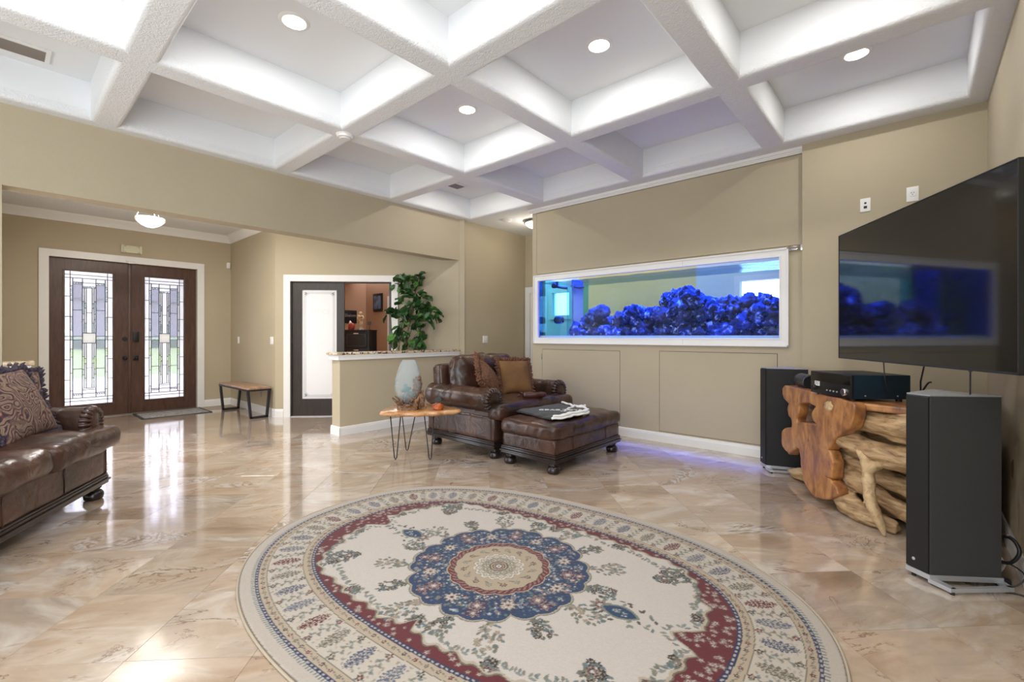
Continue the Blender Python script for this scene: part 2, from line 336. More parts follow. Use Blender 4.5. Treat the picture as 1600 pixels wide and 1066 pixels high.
def vase_mat():
    m, nt, b = newmat('blown_sea_glass')
    b.inputs['Base Color'].default_value = (.90, .95, .97, 1); b.inputs['Roughness'].default_value = .2
    b.inputs['Transmission Weight'].default_value = .86; b.inputs['IOR'].default_value = 1.12
    tc = N(nt, 'ShaderNodeTexCoord'); n = N(nt, 'ShaderNodeTexNoise'); n.inputs['Scale'].default_value = 60; n.inputs['Detail'].default_value = 2
    bp = N(nt, 'ShaderNodeBump'); bp.inputs['Strength'].default_value = .4; bp.inputs['Distance'].default_value = .01
    nt.links.new(tc.outputs['Object'], n.inputs['Vector']); nt.links.new(n.outputs['Fac'], bp.inputs['Height']); nt.links.new(bp.outputs['Normal'], b.inputs['Normal'])
    return m
M['vase'] = vase_mat()
M['tealglass'] = plain('teal_glass_drip', (.06, .25, .28), .12, coat=.5)
def paisley_mat():
    m, nt, b = newmat('paisley_tapestry')
    tc = N(nt, 'ShaderNodeTexCoord')
    n0 = N(nt, 'ShaderNodeTexNoise'); n0.inputs['Scale'].default_value = 5; n0.inputs['Detail'].default_value = 2
    nt.links.new(tc.outputs['Object'], n0.inputs['Vector'])
    mx = N(nt, 'ShaderNodeMix', data_type='VECTOR'); mx.inputs[0].default_value = .22
    nt.links.new(tc.outputs['Object'], mx.inputs[4]); nt.links.new(n0.outputs['Color'], mx.inputs[5])
    v = N(nt, 'ShaderNodeTexVoronoi'); v.inputs['Scale'].default_value = 11
    nt.links.new(mx.outputs[1], v.inputs['Vector'])
    sn = N(nt, 'ShaderNodeMath', operation='MULTIPLY'); sn.inputs[1].default_value = 34; nt.links.new(v.outputs['Distance'], sn.inputs[0])
    si = N(nt, 'ShaderNodeMath', operation='SINE'); nt.links.new(sn.outputs[0], si.inputs[0])
    r1 = ramp(nt, [(0, (.022, .020, .035)), (.28, (.11, .030, .028)), (.48, (.19, .10, .07)), (.75, (.27, .165, .11)), (1, (.13, .115, .085))])
    m1 = N(nt, 'ShaderNodeMath', operation='MULTIPLY_ADD'); m1.inputs[1].default_value = .5; m1.inputs[2].default_value = .5
    nt.links.new(si.outputs[0], m1.inputs[0]); nt.links.new(m1.outputs[0], r1.inputs['Fac'])
    n2 = N(nt, 'ShaderNodeTexNoise'); n2.inputs['Scale'].default_value = 26; n2.inputs['Detail'].default_value = 4; nt.links.new(tc.outputs['Object'], n2.inputs['Vector'])
    r2 = ramp(nt, [(.52, (0, 0, 0)), (.57, (.8, .8, .8))]); nt.links.new(n2.outputs['Fac'], r2.inputs['Fac'])
    col = mixc(nt, r2.outputs['Color'], r1.outputs['Color'], (.10, .062, .045))
    nt.links.new(col, b.inputs['Base Color']); b.inputs['Roughness'].default_value = .9
    return m
M['paisley'] = paisley_mat()

# ------------------------------------------------------------------ mesh helpers
def link(me, name, mat=None, parent=None, kind=None):
    o = bpy.data.objects.new(name, me); COL.objects.link(o)
    if mat is not None and not len(me.materials): me.materials.append(mat)
    if parent is not None: o.parent = parent
    if kind: o['kind'] = kind
    return o
def pyd(name, v, f, mat=None, parent=None, smooth=False, kind=None):
    me = bpy.data.meshes.new(name); me.from_pydata([tuple(p) for p in v], [], f)
    if smooth:
        me.polygons.foreach_set('use_smooth', [True] * len(me.polygons))
    me.update()
    return link(me, name, mat, parent, kind)
def bmo(name, bm, mat=None, parent=None, smooth=False, kind=None, angle=None):
    me = bpy.data.meshes.new(name); bm.normal_update(); bm.to_mesh(me); bm.free()
    if smooth or angle:
        me.polygons.foreach_set('use_smooth', [True] * len(me.polygons))
        if angle: me.set_sharp_from_angle(angle=R(angle))
    return link(me, name, mat, parent, kind)
def thing(name, label, cat, loc=(0, 0, 0), rotz=0, group=None):
    o = bpy.data.objects.new(name, None); COL.objects.link(o); o.empty_display_size = .1
    o.location = loc; o.rotation_euler = (0, 0, rotz); o['label'] = label; o['category'] = cat
    if group: o['group'] = group
    return o
def tag(o, label, cat=None, group=None):
    o['label'] = label
    if cat: o['category'] = cat
    if group: o['group'] = group
    return o
def box(bm, x0, x1, y0, y1, z0, z1, mat=None, bev=0, seg=2):
    r = bmesh.ops.create_cube(bm, size=1)
    vs = r['verts']
    for v in vs:
        v.co = Vector((x0 + (v.co.x + .5) * (x1 - x0), y0 + (v.co.y + .5) * (y1 - y0), z0 + (v.co.z + .5) * (z1 - z0)))
    if bev:
        es = list({e for v in vs for e in v.link_edges})
        g = bmesh.ops.bevel(bm, geom=es, offset=bev, segments=seg, affect='EDGES', profile=.6)
        vs = list({v for f in g['faces'] for v in f.verts} | {v for v in vs if v.is_valid})
    if mat is not None:
        for v in vs: v.co = mat @ v.co
    return vs
def boxo(name, x0, x1, y0, y1, z0, z1, mat, parent=None, bev=0, Mx=None, kind=None):
    bm = bmesh.new(); box(bm, x0, x1, y0, y1, z0, z1, Mx, bev)
    return bmo(name, bm, mat, parent, kind=kind, angle=35 if bev else None)
def lathe(name, prof, mat, parent=None, seg=28, loc=(0, 0, 0), kind=None):
    v = []; f = []
    for (r, z) in prof:
        for k in range(seg):
            a = 2 * PI * k / seg; v.append((loc[0] + r * math.cos(a), loc[1] + r * math.sin(a), loc[2] + z))
    for i in range(len(prof) - 1):
        for k in range(seg):
            a, b = i * seg + k, i * seg + (k + 1) % seg
            f.append((a, b, b + seg, a + seg))
    f.append(tuple(range(seg))[::-1]); n = (len(prof) - 1) * seg; f.append(tuple(range(n, n + seg)))
    o = pyd(name, v, f, mat, parent, True, kind); o.data.set_sharp_from_angle(angle=R(40)); return o
def tube(bm, pts, rad, seg=8, cap=True, flat=None):
    pts = [Vector(p) for p in pts]; n = len(pts)
    rads = rad if isinstance(rad, (list, tuple)) else [rad] * n
    rings = []; up = Vector((0, 0, 1)); prev = None
    for i, p in enumerate(pts):
        d = (pts[min(i + 1, n - 1)] - pts[max(i - 1, 0)]).normalized()
        if prev is None:
            a = up.cross(d)
            if a.length < .1: a = Vector((1, 0, 0)).cross(d)
            a.normalize()
        else:
            a = prev - d * prev.dot(d); a.normalize()
        prev = a; b = d.cross(a)
        ring = []
        for k in range(seg):
            t = 2 * PI * k / seg
            ring.append(bm.verts.new(p + (a * math.cos(t) + b * math.sin(t)) * rads[i]))
        rings.append(ring)
    for i in range(n - 1):
        for k in range(seg):
            bm.faces.new((rings[i][k], rings[i][(k + 1) % seg], rings[i + 1][(k + 1) % seg], rings[i + 1][k]))
    if cap:
        bm.faces.new(rings[0][::-1]); bm.faces.new(rings[-1])
    return rings
def smoothpath(pts, n=8):
    P = [Vector(p) for p in pts]; out = []
    for i in range(len(P) - 1):
        p0 = P[max(i - 1, 0)]; p1 = P[i]; p2 = P[i + 1]; p3 = P[min(i + 2, len(P) - 1)]
        for k in range(n):
            t = k / n
            out.append(.5 * ((2 * p1) + (p2 - p0) * t + (2 * p0 - 5 * p1 + 4 * p2 - p3) * t * t + (3 * p1 - p0 - 3 * p2 + p3) * t ** 3))
    out.append(P[-1]); return out
def tubeo(name, pts, rad, mat, parent=None, seg=8, sm=6, kind=None):
    bm = bmesh.new(); p = smoothpath(pts, sm) if sm else pts
    if isinstance(rad, (list, tuple)):
        m = len(p); rad = [float(np.interp(i / (m - 1), np.linspace(0, 1, len(rad)), rad)) for i in range(m)]
    tube(bm, p, rad, seg); return bmo(name, bm, mat, parent, True, kind)
def prism(bm, poly, z0, z1, Mx=None):
    a = [bm.verts.new((x, y, z0)) for x, y in poly]; b = [bm.verts.new((x, y, z1)) for x, y in poly]
    bm.faces.new(a[::-1]); bm.faces.new(b); n = len(poly)
    for i in range(n): bm.faces.new((a[i], a[(i + 1) % n], b[(i + 1) % n], b[i]))
    if Mx is not None:
        for v in a + b: v.co = Mx @ v.co
    return a + b
def cushion(name, w, d, h, r, mat, parent=None, loc=(0, 0, 0), rot=None, bulge=.03, nz=.006, seed=0, seg=(22, 22, 8), puff=0.0):
    """soft rounded box, centred on loc, with bulging faces and small wrinkles"""
    nx, ny, nzz = seg; bm = bmesh.new(); V = {}
    def key(i, j, k):
        if (i, j, k) not in V:
            p = Vector(((i / nx - .5) * w, (j / ny - .5) * d, (k / nzz - .5) * h))
            c = Vector((max(-w / 2 + r, min(w / 2 - r, p.x)), max(-d / 2 + r, min(d / 2 - r, p.y)), max(-h / 2 + r, min(h / 2 - r, p.z))))
            q = p - c
            if q.length > 1e-6: p = c + q.normalized() * min(r, max(abs(q.x), abs(q.y), abs(q.z)))
            u, v2, t = 2 * p.x / w, 2 * p.y / d, 2 * p.z / h
            p.z += bulge * (1 - u ** 2) * (1 - v2 ** 2) * t
            p.x += puff * (1 - v2 ** 2) * (1 - t ** 2) * u
            p.y += puff * (1 - u ** 2) * (1 - t ** 2) * v2
            s = Vector((seed * 3.1, seed * 1.7, 0))
            p += Vector((0, 0, 1)) * nz * noise.noise(p * 7 + s) * 2 + p.normalized() * nz * noise.noise(p * 16 + s)
            V[(i, j, k)] = bm.verts.new(p)
        return V[(i, j, k)]
    for i in range(nx):
        for j in range(ny):
            bm.faces.new((key(i, j, 0), key(i, j + 1, 0), key(i + 1, j + 1, 0), key(i + 1, j, 0)))
            bm.faces.new((key(i, j, nzz), key(i + 1, j, nzz), key(i + 1, j + 1, nzz), key(i, j + 1, nzz)))
    for i in range(nx):
        for k in range(nzz):
            bm.faces.new((key(i, 0, k), key(i + 1, 0, k), key(i + 1, 0, k + 1), key(i, 0, k + 1)))
            bm.faces.new((key(i, ny, k), key(i, ny, k + 1), key(i + 1, ny, k + 1), key(i + 1, ny, k)))
    for j in range(ny):
        for k in range(nzz):
            bm.faces.new((key(0, j, k), key(0, j, k + 1), key(0, j + 1, k + 1), key(0, j + 1, k)))
            bm.faces.new((key(nx, j, k), key(nx, j + 1, k), key(nx, j + 1, k + 1), key(nx, j, k + 1)))
    Mx = Matrix.Translation(loc)
    if rot is not None: Mx = Mx @ rot
    for v in bm.verts: v.co = Mx @ v.co
    return bmo(name, bm, mat, parent, True)
def struct(o): o['kind'] = 'structure'; return o
def textmesh(name, body, size, mat, parent, Mx, ext=.0006, align='CENTER'):
    cu = bpy.data.curves.new(name, 'FONT'); cu.body = body; cu.size = size; cu.extrude = ext; cu.align_x = align; cu.align_y = 'CENTER'; cu.resolution_u = 2
    t = bpy.data.objects.new(name, cu); me = bpy.data.meshes.new_from_object(t); bpy.data.objects.remove(t)
    me.transform(Mx); me.materials.clear(); me.materials.append(mat)
    return link(me, name, None, parent)

def slab_holes(name, u0, u1, z0, z1, holes, depth, Mx, mat, parent=None):
    """wall slab in local (u, depth, z), front face at depth 0, thick toward +depth, with rectangular holes"""
    us = sorted({u0, u1, *[h[0] for h in holes], *[h[1] for h in holes]}); zs = sorted({z0, z1, *[h[2] for h in holes], *[h[3] for h in holes]})
    us = [u for u in us if u0 <= u <= u1]; zs = [z for z in zs if z0 <= z <= z1]
    bm = bmesh.new(); V = {}
    def vv(u, d, z):
        k = (round(u, 5), d, round(z, 5))
        if k not in V: V[k] = bm.verts.new(Mx @ Vector((u, d, z)))
        return V[k]
    solid = {}
    for i in range(len(us) - 1):
        for j in range(len(zs) - 1):
            cu, cz = (us[i] + us[i + 1]) / 2, (zs[j] + zs[j + 1]) / 2
            solid[i, j] = not any(h[0] < cu < h[1] and h[2] < cz < h[3] for h in holes)
    for (i, j), s in solid.items():
        if not s: continue
        a, b, c, d = us[i], us[i + 1], zs[j], zs[j + 1]
        bm.faces.new((vv(a, 0, c), vv(b, 0, c), vv(b, 0, d), vv(a, 0, d)))
        bm.faces.new((vv(a, depth, c), vv(a, depth, d), vv(b, depth, d), vv(b, depth, c)))
        if not solid.get((i - 1, j)): bm.faces.new((vv(a, 0, c), vv(a, 0, d), vv(a, depth, d), vv(a, depth, c)))
        if not solid.get((i + 1, j)): bm.faces.new((vv(b, 0, c), vv(b, depth, c), vv(b, depth, d), vv(b, 0, d)))
        if not solid.get((i, j - 1)): bm.faces.new((vv(a, 0, c), vv(a, depth, c), vv(b, depth, c), vv(b, 0, c)))
        if not solid.get((i, j + 1)): bm.faces.new((vv(a, 0, d), vv(b, 0, d), vv(b, depth, d), vv(a, depth, d)))
    return bmo(name, bm, mat, parent)
def frameM(origin, udir, ddir):
    u = Vector(udir).normalized(); d = Vector(ddir).normalized()
    return Matrix(((u.x, d.x, 0, origin[0]), (u.y, d.y, 0, origin[1]), (0, 0, 1, origin[2] if len(origin) > 2 else 0), (0, 0, 0, 1)))

# key planes
XA, XF, YB, YB2, XR = -5.46, -9.50, 5.27, 5.20, .418
ZC, ZT = 3.122, 3.442

# ------------------------------------------------------------------ floor of diagonal tiles
floor = struct(boxo('floor', -12.5, 1.2, -4.2, 9.2, -.12, -.004, M['grout']))
struct(boxo('floor', -9.6, 1.2, -4.1, .0, -.0039, -.0015, M['marble']))
TS = .480; A0, B0 = 2.345, 1.49
camR = (math.cos(.7238), math.sin(.7238)); camF = (-math.sin(.7238), math.cos(.7238))
def px(x, y, z):
    d = x * camF[0] + y * camF[1]; r = x * camR[0] + y * camR[1]
    return (800 + 715.7 * r / d, 525.2 - 715.7 * (z - 1.262) / d, d) if d > .3 else (None, None, d)
def clip_poly(poly, xmin, xmax, ymin, ymax):
    for ax, s, lim in ((0, 1, xmin), (0, -1, xmax), (1, 1, ymin), (1, -1, ymax)):
        out = []
        for i in range(len(poly)):
            p, q = poly[i], poly[(i + 1) % len(poly)]
            ip, iq = s * (p[ax] - lim) >= 0, s * (q[ax] - lim) >= 0
            if ip: out.append(p)
            if ip != iq:
                t = (lim - p[ax]) / (q[ax] - p[ax]); out.append((p[0] + t * (q[0] - p[0]), p[1] + t * (q[1] - p[1])))
        poly = out
        if len(poly) < 3: return []
    return poly
def tile_mesh(poly):
    bm = bmesh.new(); cx = sum(p[0] for p in poly) / len(poly); cy = sum(p[1] for p in poly) / len(poly)
    def ring(off, z):
        o = []
        for x, y in poly:
            l = math.hypot(x - cx, y - cy); k = max(0, (l - off * 1.414) / l) if l > 0 else 1
            o.append(bm.verts.new((cx + (x - cx) * k, cy + (y - cy) * k, z)))
        return o
    r0, r1, r2 = ring(.0007, -.004), ring(.0007, -.00025), ring(.0012, 0)
    n = len(poly)
    for a, b in ((r0, r1), (r1, r2)):
        for i in range(n): bm.faces.new((a[i], a[(i + 1) % n], b[(i + 1) % n], b[i]))
    bm.faces.new(r2)
    me = bpy.data.meshes.new('tile'); bm.to_mesh(me); bm.free(); me.materials.append(M['marble']); return me
H2 = TS / 2
full = tile_mesh([(-H2, -H2), (H2, -H2), (H2, H2), (-H2, H2)])
s2 = math.sqrt(.5); ntile = 0
for ia in range(-16, 20):
    for ib in range(-22, 14):
        a, b = A0 + (ia + .5) * TS, B0 + (ib + .5) * TS
        cxy = (s2 * (b - a), s2 * (a + b))
        cor = [(s2 * ((b + sb * H2) - (a + sa * H2)), s2 * ((b + sb * H2) + (a + sa * H2))) for sa, sb in ((-1, -1), (-1, 1), (1, 1), (1, -1))]
        x, y = cxy
        if max(c[0] for c in cor) < XF or min(c[0] for c in cor) > XR + .02: continue
        if max(c[1] for c in cor) < .0 or min(c[1] for c in cor) > 6.6: continue
        if x > -4.0 and min(c[1] for c in cor) > YB: continue
        if x < XA - .3 and max(c[1] for c in cor) < .05: continue
        if x < -7.6 and min(c[1] for c in cor) > 2.9: continue
        if x < XA and y - x > 11.3: continue
        vis = False
        for c in cor + [cxy]:
            u, v, dd = px(c[0], c[1], 0)
            if u is not None and -40 < u < 1640 and v < 1120: vis = True
        if not vis: continue
        pc = clip_poly(cor, XF, XR, -.0, 6.6)
        if len(pc) < 3: continue
        M_ = Matrix(((s2, -s2), (s2, s2)))
        if len(pc) == 4 and all(abs(p[0] - q[0]) + abs(p[1] - q[1]) < 1e-6 for p, q in zip(pc, cor)):
            me = full; cen = cxy
        else:
            cen = cxy; loc = []
            for p in pc:
                dx, dy = p[0] - cen[0], p[1] - cen[1]; loc.append((s2 * (dx + dy), s2 * (-dx + dy)))
            me = tile_mesh(loc)
        o = bpy.data.objects.new('tile', me); COL.objects.link(o); o.parent = floor
        o.location = (cen[0], cen[1], 0); o.rotation_euler = (0, 0, PI / 4); ntile += 1
print('tiles', ntile)

# ------------------------------------------------------------------ coffered ceiling
def ceiling():
    XS = [(-5.327, -4.075), (-3.862, -2.605), (-2.399, -1.164), (-.952, .294)]
    YS = [(-3.92, -2.43), (-2.23, -.94), (-.74, .551), (.757, 2.057), (2.264, 3.548), (3.756, 5.027)]
    r = .035; bm = bmesh.new()
    x0, x1, y0, y1 = XA - .25, XR + .25, -4.1, 9.1
    xs = sorted({x0, x1, *[v for a, b in XS for v in (a - r, b + r)]}); ys = sorted({y0, y1, *[v for a, b in YS for v in (a - r, b + r)]})
    def hole(x, y): return any(a - r < x < b + r for a, b in XS) and any(a - r < y < b + r for a, b in YS)
    def quad(p): bm.faces.new([bm.verts.new(q) for q in p])
    for i in range(len(xs) - 1):
        for j in range(len(ys) - 1):
            a, b, c, d = xs[i], xs[i + 1], ys[j], ys[j + 1]
            if not hole((a + b) / 2, (c + d) / 2): quad([(a, c, ZC), (a, d, ZC), (b, d, ZC), (b, c, ZC)])
    quad([(x0, y0, ZT + .1), (x1, y0, ZT + .1), (x1, y1, ZT + .1), (x0, y1, ZT + .1)])
    prof = [(r * (1 - math.sin(t)), r * (1 - math.cos(t))) for t in np.linspace(0, PI / 2, 6)] + [(0, ZT - ZC)]
    sm = []
    for (a, b) in XS:
        for (c, d) in YS:
            quad([(a, c, ZT), (a, d, ZT), (b, d, ZT), (b, c, ZT)])
            for side in range(4):
                rows = []
                for off, z in prof:
                    A, B, C, D = a - off, b + off, c - off, d + off
                    p, q = [((A, C), (B, C)), ((B, C), (B, D)), ((B, D), (A, D)), ((A, D), (A, C))][side]
                    rows.append((bm.verts.new((*p, ZC + z)), bm.verts.new((*q, ZC + z))))
                for k in range(len(rows) - 1):
                    f = bm.faces.new((rows[k][0], rows[k + 1][0], rows[k + 1][1], rows[k][1])); f.smooth = True
    me = bpy.data.meshes.new('ceiling'); bm.to_mesh(me); bm.free()
    return struct(link(me, 'ceiling', M['ceil']))
ceiling()
struct(boxo('ceiling', -9.75, XA - .19, -.4, 6.0, 3.09, 3.2, M['ceil']))      # entrance hall ceiling

# ------------------------------------------------------------------ walls
# left long wall with the wide opening into the entrance hall
TH = .20
MA = frameM((XA, 0), (0, 1, 0), (-1, 0, 0))
wl_ = struct(slab_holes('wall_left', -4.0, 6.6, 0, ZC, [(.043, 4.905, 0, 2.468), ], TH, MA, M['wall']))
struct(boxo('wall_left', XA - TH, XA, 2.895, 4.905, 0, .975, M['wall']))
struct(boxo('wall_left', XA - TH, XA, .043, .20, 0, .94, M['wall']))
def cap(name, y0, y1, ytr0, ytr1, label):
    t = thing(name, label, 'ledge', (XA - TH / 2, (y0 + y1) / 2, .96))
    h = (y1 - y0) / 2; m0, m1 = ytr0 - (y0 + y1) / 2, ytr1 - (y0 + y1) / 2
    boxo('granite_slab', -.135, .135, -h, h, .06, .092, M['granite'], t, .008)
    boxo('trim', -.125, .125, m0, m1, -.005, .06, M['white'], t, .006)
    boxo('trim', -.135, .135, m0 - .008, m1, .042, .058, M['white'], t, .005)
cap('half_wall_cap', 2.83, 4.90, 2.86, 4.90, 'granite topped ledge with white trim on the half wall behind the armchair')
cap('half_wall_cap', .046, .225, .046, .205, 'granite topped ledge with white trim above the sofa at the left edge')
# front wall of the hall with the double door opening
MF = frameM((XF, 0), (0, 1, 0), (-1, 0, 0))
struct(slab_holes('wall_front', -.3, 3.2, 0, 3.2, [(.53, 2.373, -1, 2.434)], .16, MF, M['wall']))
struct(boxo('wall_hall_right', XF, -7.476, 2.899, 3.02, 0, 3.12, M['wall']))
struct(boxo('wall_hall_left', XF, -7.6, -.08, .045, 0, 3.12, M['wall']))
# diagonal wall with office doorway
MD = frameM((-7.476, 2.899), (1, 1, 0), (-1, 1, 0))
struct(slab_holes('wall_diagonal', 0, 2.93, 0, 3.12, [(.232, 1.785, -1, 2.115)], .12, MD, M['wall']))
# hallway end and back wall
struct(boxo('wall_hallway_end', XA - .1, -5.17, 6.55, 6.7, 0, ZC, M['wall']))
tr = struct(boxo('trim_1', -5.44, -5.33, 6.52, 6.55, 0, 2.16, M['white'])); 
struct(boxo('trim_1', -5.33, -5.21, 6.52, 6.55, 2.05, 2.16, M['white']))
struct(boxo('door_3', -5.32, -5.21, 6.53, 6.56, 0.01, 2.05, M['white']))
# aquarium wall: left edge -4.254 .. corner -.835; openings for the tank and the access panels
MB = frameM((0, YB), (1, 0, 0), (0, 1, 0))
TANK = (-4.135, -1.040, 1.240, 2.060)
PAN = [(-4.075, -2.824, .125, 1.074, 'left'), (-2.308, -1.059, .125, 1.084, 'right'), (-4.175, -.842, 2.16, 3.06, 'upper')]
struct(slab_holes('wall_aquarium', -4.254, -.80, 0, ZC, [TANK] + [p[:4] for p in PAN], .02, MB, M['wall']))
bm = bmesh.new()
box(bm, -4.254, -4.19, YB + .02, YB + .14, 0, ZC); box(bm, -2.75, -2.40, YB + .02, YB + .10, 0, 1.16); box(bm, -.99, -.80, YB + .02, YB + .10, 0, ZC)
box(bm, -4.2, -.85, YB + .0205, YB + .10, 1.09, 1.16)
struct(bmo('wall_aquarium', bm, M['wall']))
for a, b, c, d, w in PAN:
    t = thing('access_panel', {'left': 'smaller beige painted access panel low under the left half of the aquarium',
                               'right': 'larger beige painted access panel low under the right half of the aquarium',
                               'upper': 'wide beige painted panel in the wall between aquarium and ceiling'}[w], 'panel', ((a + b) / 2, YB, c))
    w2 = (b - a) / 2; g = .005
    boxo('panel_board', -w2 + g, w2 - g, -.001, .018, g, d - c - g, M['wall'], t)
    boxo('panel_backing', -w2 - .03, w2 + .03, .021, .026, -.03, d - c + .03, M['black'], t)
    if w == 'left':
        for hz in (.80, .16): tubeo('hinge', [(-w2 - .002, -.004, hz), (-w2 - .002, -.004, hz + .08)], .006, M['nickel'], t, sm=0)
struct(boxo('wall_back', -.835, 1.2, YB2, YB2 + .16, 0, ZC, M['wall']))
struct(boxo('wall_right', XR, XR + .14, -4.1, YB2 + .01, 0, ZC, M['wall']))
struct(boxo('wall_rear', -7.5, 1.2, -4.25, -4.08, 0, 3.5, M['wall']))
# fish room behind the tank with two bright windows
MFR = frameM((0, 8.3), (1, 0, 0), (0, 1, 0))
pale = plain('blue_cast_wall', (.62, .70, .74), .8, spec=.2)  # pale cast of window light and blue scatter put into the wall colour
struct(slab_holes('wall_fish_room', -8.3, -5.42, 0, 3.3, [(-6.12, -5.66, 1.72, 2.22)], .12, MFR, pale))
struct(slab_holes('wall_fish_room', -5.42, -2.95, 0, 3.3, [], .12, MFR, M['fishwall']))
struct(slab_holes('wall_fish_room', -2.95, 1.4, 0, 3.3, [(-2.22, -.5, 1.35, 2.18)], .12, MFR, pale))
for (a, b, c, d) in [(-6.12, -5.66, 1.72, 2.22), (-2.22, -.5, 1.35, 2.18)]:
    w = struct(slab_holes('window_1', a - .09, b + .09, c - .09, d + .09, [(a, b, c, d)], .03, frameM((0, 8.27), (1, 0, 0), (0, 1, 0)), M['white']))
    boxo('pane', a, b, 8.36, 8.366, c, d, clear_glass('window_pane'), w)
struct(boxo('wall_fish_room_right', .9, 1.0, YB2 + .16, 8.3, 0, 3.3, M['fishwall']))
struct(boxo('wall_fish_room_left', -8.3, -8.2, 6.7, 8.3, 0, 3.3, M['fishwall']))
struct(boxo('wall_fish_room_near', -8.3, -5.15, 6.70, 6.76, 0, 3.3, M['fishwall']))

# crown moulding over the aquarium
bm = bmesh.new()
box(bm, -4.30, -.80, YB - .012, YB + .002, 3.062, 3.122); box(bm, -4.32, -.80, YB - .035, YB - .010, 3.092, 3.122); box(bm, -4.31, -.80, YB - .022, YB - .0, 3.078, 3.1)
struct(bmo('trim_crown_aquarium', bm, M['white']))
# crown in the entrance hall
def crown(pts, name):
    prof = [(0, -.125), (.012, -.125), (.018, -.10), (.045, -.065), (.075, -.03), (.088, -.018), (.095, 0)]
    bm = bmesh.new(); rows = []
    for i, (x, y, nx_, ny_) in enumerate(pts):
        rows.append([bm.verts.new((x + nx_ * a, y + ny_ * a, 3.09 + z)) for a, z in prof])
    for i in range(len(rows) - 1):
        for k in range(len(prof) - 1): bm.faces.new((rows[i][k], rows[i][k + 1], rows[i + 1][k + 1], rows[i + 1][k]))
    o = struct(bmo(name, bm, M['white'], angle=50)); return o
struct(slab_holes('wall_light_block', 0, 1.58, 0, ZC, [], .03, frameM((-4.235, 5.30), (-.96, 1.24, 0), (1.24, .96, 0)), M['wall']))  # thin partition added along a sight line to stop blue lamp light leaking
crown([(XF, .046, 1, 0), (XF, 2.899, 1, -1), (-7.476, 2.899, .414, -1), (-5.66, 4.715, 0.6, -1)], 'trim_crown_hall')

# baseboards
def baseboard(name, p, q, h=.112, t=.016):
    p, q = Vector((*p, 0)), Vector((*q, 0)); u = (q - p).normalized(); n = Vector((u.y, -u.x, 0)); L = (q - p).length
    prof = [(0, 0), (t, 0), (t, h - .03), (t * .75, h - .018), (t * .75, h - .010), (t * .3, h - .002), (0, h)]
    bm = bmesh.new(); rows = [[bm.verts.new(b + n * a + Vector((0, 0, z))) for a, z in prof] for b in (p, q)]
    k = len(prof)
    for i in range(k): bm.faces.new((rows[0][i], rows[0][(i + 1) % k], rows[1][(i + 1) % k], rows[1][i]))
    bm.faces.new(rows[0][::-1]); bm.faces.new(rows[1])
    bmesh.ops.recalc_face_normals(bm, faces=bm.faces)
    return struct(bmo(name, bm, M['white']))
baseboard('baseboard_left', (XA, 2.88), (XA, 6.55))
baseboard('baseboard_half_wall_end', (XA - TH - .016, 2.895), (XA + .016, 2.895))
baseboard('baseboard_aquarium', (-4.27, YB), (-.82, YB))
baseboard('baseboard_back', (-.82, YB2), (XR, YB2))
baseboard('baseboard_right', (XR, YB2), (XR, -2.0))
baseboard('baseboard_hall_right', (XF, 2.899), (-7.47, 2.899), .125)
c45 = lambda t_, d_=0: (-7.476 + s2 * t_ - s2 * d_, 2.899 + s2 * t_ + s2 * d_)
baseboard('baseboard_diagonal', c45(0), c45(.126), .125)
baseboard('baseboard_diagonal', c45(1.885), c45(2.9), .125)
baseboard('baseboard_front', (XF, 2.48), (XF, 2.899), .125)
baseboard('baseboard_front', (XF, .045), (XF, .435), .125)
baseboard('baseboard_hallway_end', (-5.46, 6.55), (-5.44, 6.55))

# door casings
def casing(name, Mx, u0, u1, z1, w, mat=None, d=.022):
    t = struct(slab_holes(name, u0 - w, u1 + w, 0, z1 + w, [(u0, u1, -1, z1)], d, Mx @ Matrix.Translation((0, -d, 0)), M['white'])); return t
cas1 = casing('trim_front_door', MF, .533, 2.372, 2.434, .105)
bm = bmesh.new(); box(bm, 1.40, 1.52, -.045, -.02, 2.455, 2.475, MF, .006); box(bm, 1.425, 1.495, -.045, -.02, 2.425, 2.456, MF, .006)
bmo('keystone_catch', bm, M['white'], cas1)
cas2 = casing('trim_office_door', MD, .232, 1.785, 2.115, .100)

